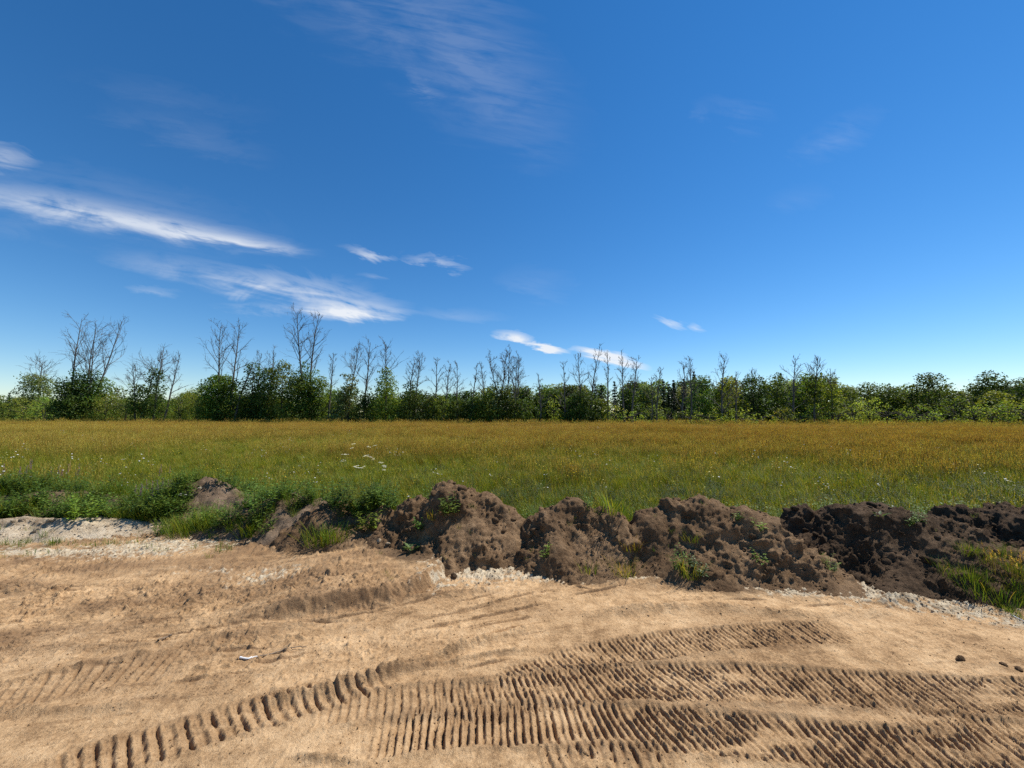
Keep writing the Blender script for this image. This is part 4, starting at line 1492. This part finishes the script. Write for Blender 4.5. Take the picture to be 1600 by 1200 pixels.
def crown_lobes(r, h0, h1, rad, n, shape='round'):
    out = []
    for i in range(n):
        f = (i + r.uniform()) / n
        f = 1 - (1 - f) ** (0.55 if shape == 'cone' else 0.8 if shape == 'column' else 1.0)
        z = h0 + (h1 - h0) * f
        if shape == 'cone':
            R0 = rad * (1.08 - 0.85 * f)
        elif shape == 'column':
            R0 = rad * (0.95 - 0.35 * f)
        else:
            R0 = rad * math.sqrt(max(0.1, 1 - (2 * f - 0.85) ** 2 * 0.75))
        a, q = i * 2.4 + r.uniform(-0.5, 0.5), R0 * math.sqrt(r.uniform(0.05, 1)) * 0.85
        s = max(0.3, min(rad * 0.5, (h1 - h0) * 0.24)) * r.uniform(0.5, 1.05)
        out.append((q * math.cos(a), q * math.sin(a), z, s, s, s * r.uniform(0.55, 0.9)))
    return out


def foliage_mesh(name, r, lobes, mat, per_m2, size):
    V, Fc, T = leaf_cloud(r, lobes, per_m2, size)
    me = mesh_np(name, V, Fc, False)
    set_col(me, 'tint', T)
    me.materials.append(mat)
    return me


def depth_at(px):
    return float(np.interp(px, [-300, 0, 400, 800, 1200, 1600, 1900], [60, 58, 54, 50, 46, 40, 37]))


def place(px, dy=0.0):
    y = depth_at(px) + dy
    return (px - 800) / F_PX * y * math.cos(PITCH) + 0.0, y


def height_for(py, y):
    """height above the field of something whose top is at pixel row py, y metres away"""
    b = (600 - py) / F_PX
    el = (math.sin(PITCH) + b * math.cos(PITCH)) / (math.cos(PITCH) - b * math.sin(PITCH))
    return CAM_H - FIELD_Z + el * y


def bare_tree(px, top, stems, spread, label, leaf_top=None, leaf_w=20, leaf='dark', dy=0.0, nb=15, lean=0.0, shape='column', low=0.0, group='dead ash trees along the field edge', rad=None, twig=1.0, seed=None):
    x, y = place(px, dy)
    r = np.random.default_rng(int(px * 7 + top) if seed is None else seed)
    H = height_for(top, y)
    root = empty('ash_tree', (x, y, FIELD_Z), r.uniform(-0.3, 0.3))
    tag(root, label, 'tree', group)
    st = 0.42 if leaf_top is None else min(0.6, height_for(leaf_top, y) / H * 0.8)
    tr, br = grow(r, H, stems, spread * 0.92, st, int(nb * 1.25), rad or (0.07 + 0.0075 * H), lean, twig)
    link('trunk', tubes_mesh('trunk', tr, M_BARK), root)
    link('crown', tubes_mesh('crown', br, M_BARK), root)
    if leaf_top is not None:
        hl = height_for(leaf_top, y)
        w = 1.15 * leaf_w / F_PX * y
        lobes = crown_lobes(r, low + 0.35, hl - 0.3, w, int(10 + hl * 4.0), shape)
        link('foliage', foliage_mesh('foliage', r, lobes, M_LEAF[leaf], 12, 0.22), root)
    return root


def leafy_tree(name, px, top, width, leaf, label, group, dy=0.0, shape='round', low=0.5, dens=11, size=0.22, lobes_k=1.0, cat='tree', seed=None):
    x, y = place(px, dy)
    r = np.random.default_rng(int(px * 5 + top * 3) if seed is None else seed)
    H = height_for(top, y)
    w = 1.2 * width / F_PX * y
    root = empty(name, (x, y, FIELD_Z))
    tag(root, label, cat, group)
    k = 3 if cat == 'shrub' else 1
    tr = []
    for s in range(k):
        a = r.uniform(0, 6.28)
        ln = 0.25 * w if k > 1 else 0.1
        tr.append(([np.array([0, 0, 0.0]), np.array([math.cos(a) * ln * .5, math.sin(a) * ln * .5, H * 0.45]), np.array([math.cos(a) * ln, math.sin(a) * ln, H * 0.85])],
                   [0.03 + 0.012 * H, 0.02 + 0.006 * H, 0.015], 6))
    for b in range(6):
        a, f = b * 2.4, r.uniform(0.3, 0.75)
        tr.append(([np.array([0, 0, H * f]), np.array([math.cos(a) * w * .35, math.sin(a) * w * .35, H * (f + 0.12)]), np.array([math.cos(a) * w * .7, math.sin(a) * w * .7, H * min(0.95, f + 0.2)])], [0.05, 0.035, 0.015], 4))
    link('trunk', tubes_mesh('trunk', tr, M_BARK_D), root)
    lobes = crown_lobes(r, low, H - 0.08 * min(w, H), w, int((12 + H * w * 1.7) * lobes_k), shape)
    link('crown', foliage_mesh('crown', r, lobes, M_LEAF[leaf], dens, size), root)
    return root


def conifer(px, top, width, label, group, dy=0.0, seed=None):
    x, y = place(px, dy)
    r = np.random.default_rng(int(px * 3 + top) if seed is None else seed)
    H, w = height_for(top, y), width / F_PX * y
    root = empty('conifer_tree', (x, y, FIELD_Z))
    tag(root, label, 'tree', group)
    link('trunk', tubes_mesh('trunk', [([np.array([0, 0, 0.]), np.array([0, 0, H * .5]), np.array([0, 0, H * .98])], [0.06 + 0.01 * H, 0.04 + 0.006 * H, 0.02], 6)], M_BARK_D), root)
    lobes = []
    nl = int(H * 2.2)
    for i in range(nl):
        f = i / (nl - 1)
        z = H * (0.12 + 0.86 * f)
        R0 = w * (1 - f) ** 0.85 + 0.12
        for k in range(5 if f < 0.8 else 3):
            a = i * 1.1 + k * 6.283 / 5 + r.uniform(-0.3, 0.3)
            q = R0 * r.uniform(0.35, 0.75)
            s = R0 * 0.42 + 0.1
            lobes.append((q * math.cos(a), q * math.sin(a), z - 0.2 * q, s, s, 0.16 + 0.10 * s))
    V, Fc, T = leaf_cloud(r, lobes, 10, 0.22)
    me = mesh_np('crown', V, Fc, False)
    set_col(me, 'tint', T)
    me.materials.append(M_LEAF['pine'])
    link('crown', me, root)
    return root


# the dead ash row, left to right
bare_tree(108, 496, 1, 1.0, 'tall bare ash, left stem of the high group near the left edge', 588, 22, 'dark', nb=10, seed=3)
bare_tree(130, 494, 3, 1.1, 'tall many stemmed bare ash rising from dark foliage near the left edge', 575, 20, 'dark', nb=10, seed=4)
bare_tree(55, 566, 1, 1.3, 'short half bare ash with thin leaves above the left hedge', 585, 22, 'sage', dy=4, nb=12, low=2.0, shape='round')
bare_tree(215, 566, 2, 1.3, 'half bare ash with a leafy tuft on its left side', 598, 16, 'mid', nb=12, low=1.5)
bare_tree(240, 552, 1, 1.2, 'half leafy ash left of the slim leaning bare one', 575, 14, 'dark', nb=12, low=1.0, shape='round')
bare_tree(256, 552, 1, 0.8, 'slim bare ash leaning slightly right, left of the big leafy trees', None, lean=0.10, nb=12)
bare_tree(339, 512, 1, 1.0, 'bare ash with bushy foliage below, left of a taller twin', 585, 24, 'mid', nb=13)
bare_tree(356, 499, 1, 0.8, 'slender tall bare ash, right of its shorter twin', 585, 18, 'dark', nb=13)
bare_tree(412, 545, 2, 1.0, 'bare ash top showing above the darkest leafy trees', 600, 22, 'dark', dy=2, nb=12)
bare_tree(470, 491, 1, 0.9, 'tallest bare ash in the middle left, thin leafy twigs at mid height', 560, 22, 'mid', nb=14, shape='cone')
bare_tree(484, 488, 1, 0.8, 'tall ash with a few green leaves at its very top', 570, 20, 'mid', nb=14, shape='cone', seed=9)
bare_tree(513, 553, 1, 0.7, 'thin bare ash just right of the tallest pair', None, nb=12, dy=1)
bare_tree(543, 540, 1, 0.9, 'bare ash with light foliage hanging on its left', 580, 15, 'sage', nb=13)
bare_tree(568, 534, 1, 0.9, 'bare branching ash left of the pyramid shaped tree', 605, 14, 'dark', nb=13)
bare_tree(602, 539, 1, 0.9, 'pyramid shaped leafy ash with a bare pointed top', 570, 25, 'mid', nb=13, shape='cone')
bare_tree(642, 552, 2, 0.8, 'twin topped bare ash above dark green foliage', 590, 20, 'dark', nb=12, shape='cone')
bare_tree(677, 556, 1, 0.9, 'bare ash with a crooked stem above the hedge', 625, 16, 'mid', nb=11)
bare_tree(691, 566, 1, 0.8, 'bare ash leaning right beside the crooked one', None, lean=0.06, nb=11)
bare_tree(713, 567, 1, 0.7, 'thin bare ash standing alone above the low green gap', 622, 15, 'dark', nb=11)
bare_tree(735, 566, 1, 0.5, 'very thin bare ash pole in the middle of the row', 620, 15, 'dark', nb=10)
bare_tree(757, 570, 1, 0.8, 'thin bare ash just left of the central tall cluster', 610, 16, 'mid', nb=11)
bare_tree(776, 552, 1, 0.9, 'ash with sparse green leaves at the left of the central cluster', 596, 14, 'sage', nb=13)
bare_tree(789, 541, 2, 0.7, 'tallest bare ash of the central cluster', 605, 18, 'dark', nb=13)
bare_tree(806, 555, 2, 1.0, 'spreading bare ash at the right of the central cluster', 622, 18, 'dark', nb=13)
bare_tree(845, 585, 1, 0.9, 'small bare ash in front of the brown wood', 635, 12, 'dark', nb=11)
bare_tree(882, 567, 1, 0.7, 'slim bare ash with a feathery top over the brown wood', 640, 10, 'dark', nb=12)
bare_tree(905, 556, 1, 0.9, 'bare ash left of the white cloud with crooked upper limbs', 615, 20, 'dark', nb=13)
bare_tree(921, 544, 1, 0.8, 'bare ash standing before the left tip of the white cloud', 620, 22, 'dark', nb=13)
bare_tree(949, 551, 1, 0.7, 'bare ash standing before the middle of the white cloud', 640, 12, 'mid', nb=13)
bare_tree(976, 556, 1, 0.8, 'left of two bare ashes under the right end of the white cloud', None, nb=13)
bare_tree(987, 558, 1, 0.8, 'right of two bare ashes under the right end of the white cloud', None, nb=12)
bare_tree(1025, 572, 1, 0.7, 'slim bare ash right of the white cloud', None, nb=12)
bare_tree(1018, 588, 1, 0.7, 'short bare ash hugging a slim taller one', None, nb=10)
bare_tree(1064, 566, 1, 0.9, 'bare ash left of the dark pointed conifer', 640, 14, 'dark', nb=12)
bare_tree(1079, 561, 1, 0.8, 'bare ash touching the dark pointed conifer', None, nb=12)
bare_tree(1126, 558, 1, 1.1, 'full crowned bare ash right of the conifer', 640, 10, 'mid', nb=15)
bare_tree(1150, 585, 1, 0.8, 'short bare ash among leafy trees right of centre', None, nb=10)
bare_tree(1187, 576, 2, 0.9, 'faint bare ash tops over the rounded leafy trees', None, nb=11, dy=6)
bare_tree(1240, 557, 1, 1.0, 'forked ash with a few leaves, tallest at right', 640, 9, 'dark', nb=12)
bare_tree(1272, 560, 1, 0.8, 'half dead ash with dark leaves below its bare top', 580, 12, 'dark', nb=12, low=2.5)
bare_tree(1300, 582, 1, 0.9, 'last bare ash at right, nearly hidden in green trees', 592, 15, 'mid', nb=10, low=1.0)

# a broken stem leaning between two trees
def leaning_log():
    x, y = place(366, -0.3)
    H = height_for(566, y)
    V, Fc = tube([(0, 0, 0), (0.7, 0, H * 0.45), (2.3, 0.1, H)], [0.14, 0.11, 0.05], 7)
    o = link('leaning_snag', mesh_np('leaning_snag', V, Fc), None, M_BARK)
    o.location = (x, y, FIELD_Z)
    tag(o, 'broken bare trunk leaning right against the dark leafy trees', 'dead tree')


leaning_log()

# leafy trees in and behind the row
LG = 'leafy trees in the field edge row'
for px, top, w, lf, sh, dy, lab in [
    (118, 595, 26, 'dark', 'column', -0.5, 'dark ivy clad tree under the tall bare stems at left'),
    (155, 590, 18, 'mid', 'round', 1.5, 'rounded green tree right of the ivy clad one'),
    (180, 604, 14, 'sage', 'round', 4, 'pale thin tree between the left ash groups'),
    (340, 585, 24, 'mid', 'round', 0.5, 'bushy tree under the twin bare ashes'),
    (392, 568, 18, 'dark', 'column', 1, 'darkest leafy tree beside the leaning broken trunk'),
    (418, 575, 22, 'dark', 'round', 0.5, 'dark round tree between the broken trunk and the tallest ash'),
    (440, 566, 20, 'mid', 'round', 1, 'lighter leafy tree left of the tallest ash'),
    (462, 590, 24, 'dark', 'round', -0.5, 'dark leafy tree at the foot of the tallest ash'),
    (497, 590, 20, 'mid', 'round', 0.5, 'leafy tree right of the tallest ash'),
    (540, 605, 22, 'sage', 'round', 0.5, 'grey green tree below the bare ash with light foliage'),
    (572, 618, 20, 'dark', 'round', -0.3, 'low dark tree left of the pyramid shaped one'),
    (665, 612, 22, 'dark', 'column', 0, 'dark column tree right of the twin topped ash'),
    (690, 620, 20, 'mid', 'round', 0, 'rounded green tree under the crooked ash'),
    (715, 625, 18, 'dark', 'round', -0.3, 'dark round tree under the lone thin ash'),
    (740, 620, 18, 'dark', 'column', 0, 'dark tree under the very thin ash pole'),
    (765, 612, 20, 'mid', 'round', 0, 'green tree at the left foot of the central cluster'),
    (792, 608, 18, 'mid', 'round', 0.3, 'green tree at the centre of the central cluster'),
    (815, 622, 18, 'dark', 'round', -0.2, 'dark tree at the right foot of the central cluster'),
    (865, 618, 12, 'light', 'column', 0.5, 'narrow light green tree in front of the brown wood'),
    (888, 625, 12, 'dark', 'column', 0, 'narrow dark tree right of the light green one'),
    (912, 612, 24, 'dark', 'round', -0.3, 'largest dark bush shaped tree under the white cloud'),
    (940, 622, 14, 'mid', 'column', 0.3, 'green tree under the middle of the white cloud'),
    (1098, 590, 22, 'dark', 'round', 3, 'dark round tree right of the pointed conifer'),
    (1138, 592, 20, 'mid', 'round', 3, 'light topped round tree behind the full crowned ash'),
    (1178, 588, 22, 'dark', 'round', 4, 'dark domed tree left of the forked ash'),
    (1215, 585, 18, 'dark', 'round', 4, 'dark leafy tree touching the forked ash'),
    (1262, 585, 20, 'mid', 'round', 3, 'leafy tree under the half dead ash'),
    (1295, 588, 20, 'mid', 'round', 3, 'leafy tree at the end of the ash row'),
    (1320, 605, 18, 'dark', 'round', 4, 'small dark tree just past the ash row'),
]:
    leafy_tree('leafy_tree', px, top, w, lf, lab, LG, dy, sh, low=0.4)

RG = 'trees beyond the shrubs at right'
for px, top, w, lf, sh, dy, lab in [
    (1352, 602, 20, 'dark', 'round', 8, 'small dark domed tree, first right of the ash row'),
    (1378, 600, 22, 'dark', 'round', 8, 'dark domed tree, second right of the ash row'),
    (1402, 604, 16, 'dark', 'round', 9, 'dark round tree left of the dip in the skyline'),
    (1425, 600, 16, 'mid', 'round', 6, 'green tree right of the dip in the skyline'),
    (1452, 585, 22, 'dark', 'round', 6, 'tall dark tree standing highest at right'),
    (1482, 600, 18, 'dark', 'round', 7, 'dark tree on the right shoulder of the highest one'),
    (1500, 612, 16, 'sage', 'round', 7, 'pale small tree in the gap right of the highest one'),
    (1525, 602, 18, 'dark', 'round', 8, 'grey green tree left of the right hand dome'),
    (1553, 583, 20, 'dark', 'round', 8, 'high rounded tree near the right edge'),
    (1580, 594, 18, 'dark', 'round', 8, 'dark tree right of the high rounded one'),
    (1608, 592, 22, 'dark', 'round', 6, 'dark tree cut by the right edge'),
    (1560, 612, 26, 'mid', 'round', 4, 'lighter green tree under the high rounded one'),
    (1660, 590, 30, 'dark', 'round', 6, 'dark tree just outside at right'),
]:
    leafy_tree('leafy_tree', px, top, w, lf, lab, RG, dy, sh, low=0.6)

SG = 'shrubs along the far field edge'
for i, (px, top, w, lf, dy, lab) in enumerate([
    (10, 618, 30, 'mid', 2, 'green hedge shrub at the left edge'),
    (38, 622, 26, 'mid', 1, 'hedge shrub under the short half bare ash'),
    (70, 620, 26, 'light', 1, 'hedge shrub left of the ivy clad tree'),
    (92, 628, 18, 'mid', 0, 'small hedge shrub touching the ivy clad tree'),
    (165, 618, 22, 'light', 0, 'sunlit shrub right of the ivy clad tree'),
    (195, 622, 22, 'mid', 1, 'shrub under the half bare ash group'),
    (222, 625, 20, 'dark', 0, 'dark shrub below the slim leaning ash'),
    (250, 625, 22, 'mid', 1, 'green shrub right of the slim leaning ash'),
    (282, 615, 22, 'mid', 1, 'leafy shrub in the open gap left of the twin ashes'),
    (308, 608, 20, 'light', 1, 'light shrub touching the twin ashes'),
    (368, 622, 18, 'mid', 0, 'shrub at the root of the leaning broken trunk'),
    (522, 632, 24, 'dark', -0.6, 'low spreading dark shrub right of the tallest ash'),
    (545, 640, 20, 'mid', -0.8, 'low grassy shrub in front of the grey green tree'),
    (625, 632, 16, 'mid', -0.2, 'low shrub right of the pyramid shaped tree'),
    (960, 632, 18, 'light', -0.2, 'light shrub under the right half of the white cloud'),
    (990, 640, 24, 'light', -0.8, 'low willow shrub, first of the light ones right of centre'),
    (1020, 632, 20, 'mid', 0.3, 'green shrub right of the first low willow'),
    (1045, 636, 18, 'dark', -0.2, 'dark shrub left of the low willow mounds'),
    (1075, 640, 28, 'light', -0.8, 'low willow mound below the pointed conifer'),
    (1105, 645, 26, 'light', -1.2, 'low willow mound below the full crowned ash'),
    (1130, 632, 20, 'mid', 0.4, 'green shrub behind the low willow mounds'),
    (1160, 636, 22, 'light', 0, 'light shrub left of the grey willow dome'),
    (1190, 645, 28, 'sage', -1.4, 'grey green dome of willow left of the forked ash'),
    (1222, 636, 20, 'mid', 0, 'green shrub at the foot of the forked ash'),
    (1250, 645, 22, 'light', -0.8, 'bright low shrub right of the forked ash'),
    (1278, 630, 24, 'mid', 0.5, 'round shrub under the half dead ash'),
    (1305, 642, 24, 'light', -0.8, 'light shrub below the last bare ash'),
    (1332, 630, 26, 'mid', 0.6, 'round green shrub past the ash row'),
    (1360, 622, 24, 'light', 1.2, 'pale shrub below the first domed tree'),
    (1385, 634, 26, 'dark', -0.2, 'dark shrub below the second domed tree'),
    (1412, 640, 24, 'mid', -0.8, 'green shrub left of the round dark one'),
    (1438, 630, 24, 'mid', 0.2, 'shrub under the highest dark tree'),
    (1462, 645, 20, 'light', -1.2, 'low bright shrub in front of the highest dark tree'),
    (1490, 620, 26, 'dark', 0.0, 'big round dark shrub right of the highest tree'),
    (1522, 632, 22, 'sage', -0.6, 'grey green shrub right of the big round one'),
    (1545, 636, 24, 'mid', -1, 'green shrub below the high rounded tree'),
    (1572, 630, 24, 'dark', -1, 'dark shrub near the right edge'),
    (1600, 622, 30, 'mid', -1, 'large shrub cut by the right edge'),
    (1640, 625, 30, 'dark', -1, 'dark shrub just outside at right'),
]):
    if px > 950 or px < 90:
        lf = {'dark': 'mid', 'mid': 'light', 'light': 'bright', 'sage': 'bright'}[lf]
    leafy_tree('field_shrub', px, top, w, lf, lab, SG, dy, 'round', low=0.1, dens=14, size=0.14, cat='shrub')

# conifers and wood behind
CG = 'dark conifers in the wood behind the ash row'
for px, top, w, dy, lab in [
    (1086, 580, 7, 12, 'dark pointed conifer standing highest over the central wood'),
    (961, 596, 7, 12, 'dark conifer spire between two bare ashes under the cloud'),
    (930, 600, 6, 14, None), (940, 602, 6, 15, None), (996, 598, 6, 13, None), (1005, 602, 6, 15, None), (1038, 596, 7, 13, None),
    (1046, 600, 6, 15, None), (1054, 594, 6, 14, None), (1070, 592, 7, 14, None), (891, 603, 6, 16, None), (870, 606, 6, 17, None),
    (985, 602, 6, 16, None), (1015, 604, 6, 16, None), (12, 614, 6, 20, None), (58, 612, 6, 22, None), (193, 622, 5, 22, None), (672, 622, 5, 20, None),
    (1222, 583, 7, 12, 'dark conifer tip left of the forked ash'), (1286, 582, 6, 12, 'dark conifer tip right of the half dead ash'),
]:
    conifer(px, top, w, lab or 'small dark conifer tip in the wood behind the bare ashes', CG, dy)

# the wood itself: copies of a few trees, too far to tell apart
WG = 'distant wood behind the ash row'
WLAB = 'tree of the distant green and brown wood behind the bare ashes'
protos = []
for k, (lf, w) in enumerate([('dark', 18), ('mid', 18), ('sage', 16), ('dark', 22), ('mid', 14)]):
    t = leafy_tree('wood_tree', 820 + k * 30, 606 - 2 * k % 5, w, lf, WLAB, WG, 16 + 2 * k, 'round', low=0.5, dens=7, size=0.32, seed=800 + k)
    protos.append((t, list(t.children), height_for(606, t.location.y)))
WOOD_ZONES = [(110, 'behind the left hedge and the ivy clad tree'), (320, 'behind the slim leaning ash'), (520, 'behind the tallest ash pair'),
              (640, 'behind the pyramid shaped ash'), (760, 'behind the thin bare poles left of centre'), (880, 'behind the central ash cluster'),
              (1020, 'below the white cloud'), (1160, 'around the pointed conifer'), (1330, 'behind the forked ash'), (1480, 'behind the highest dark tree at right'),
              (9999, 'behind the high rounded tree near the right edge')]
WOOD_TONE = {'dark': 'dark green', 'mid': 'mid green', 'sage': 'grey green'}
protos_tone = {p[0].name: t for p, t in zip(protos, ('dark', 'mid', 'sage', 'dark', 'mid'))}
for p in protos:
    p[0]['label'] = WOOD_TONE[protos_tone[p[0].name]] + ' tree of the distant wood behind the narrow light green tree'
    p[0]['group'] = 'distant wood behind the narrow light green tree'
rw = np.random.default_rng(44)
for i in range(225):
    px = rw.uniform(-230, 1830)
    top = np.interp(px, [-120, 0, 300, 640, 700, 830, 1000, 1300, 1340, 1500, 1720], [618, 622, 618, 616, 616, 606, 602, 600, 612, 610, 604]) + rw.uniform(-4, 18)
    dy = rw.uniform(5, 30)
    x, y = place(px, dy)
    src, kids, h0 = protos[rw.integers(len(protos))]
    t = src.copy()
    COL.objects.link(t)
    k = height_for(top, y) / h0
    t.location = (x, y, FIELD_Z)
    t.scale = (k * rw.uniform(1.0, 1.5), k * rw.uniform(1.0, 1.5), k)
    t.rotation_euler = (0, 0, rw.uniform(0, 6.283))
    zone = next(z for lim, z in WOOD_ZONES if px < lim)
    t['label'] = '%s tree of the distant wood %s' % (WOOD_TONE[protos_tone[src.name]], zone)
    t['group'] = 'distant wood %s' % zone
    for c in kids:
        d = c.copy()
        COL.objects.link(d)
        d.parent = t

# rank grass where the meadow meets the trees
def edge_grass():
    r = np.random.default_rng(97)
    protos = [tuft_seed(1500 + k, 30, 20, (0.4, 0.72), 0.3, 0.1, 2.2).mesh('edge_grass', M_GRASS) for k in range(3)]
    protos += [tuft_green(1510 + k, 60, (0.25, 0.55), 0.35, 0.02, 0.05).mesh('edge_green', M_GRASS) for k in range(3)]
    n = 2600
    px = r.uniform(-250, 1850, n)
    dy = r.uniform(-5.5, 1.0, n)
    y = np.interp(px, [-300, 0, 400, 800, 1200, 1600, 1900], [60, 58, 54, 50, 46, 40, 37]) + dy
    x = (px - 800) / F_PX * y
    P = np.stack([x, y, np.full(n, FIELD_Z)], 1)
    instancer('rank_grass', protos, P, r.integers(0, 6, n), r.uniform(0.8, 1.3, n), r.uniform(0, 6.28, n), 'pale rank grass in front of the tree line', 'grass')


edge_grass()
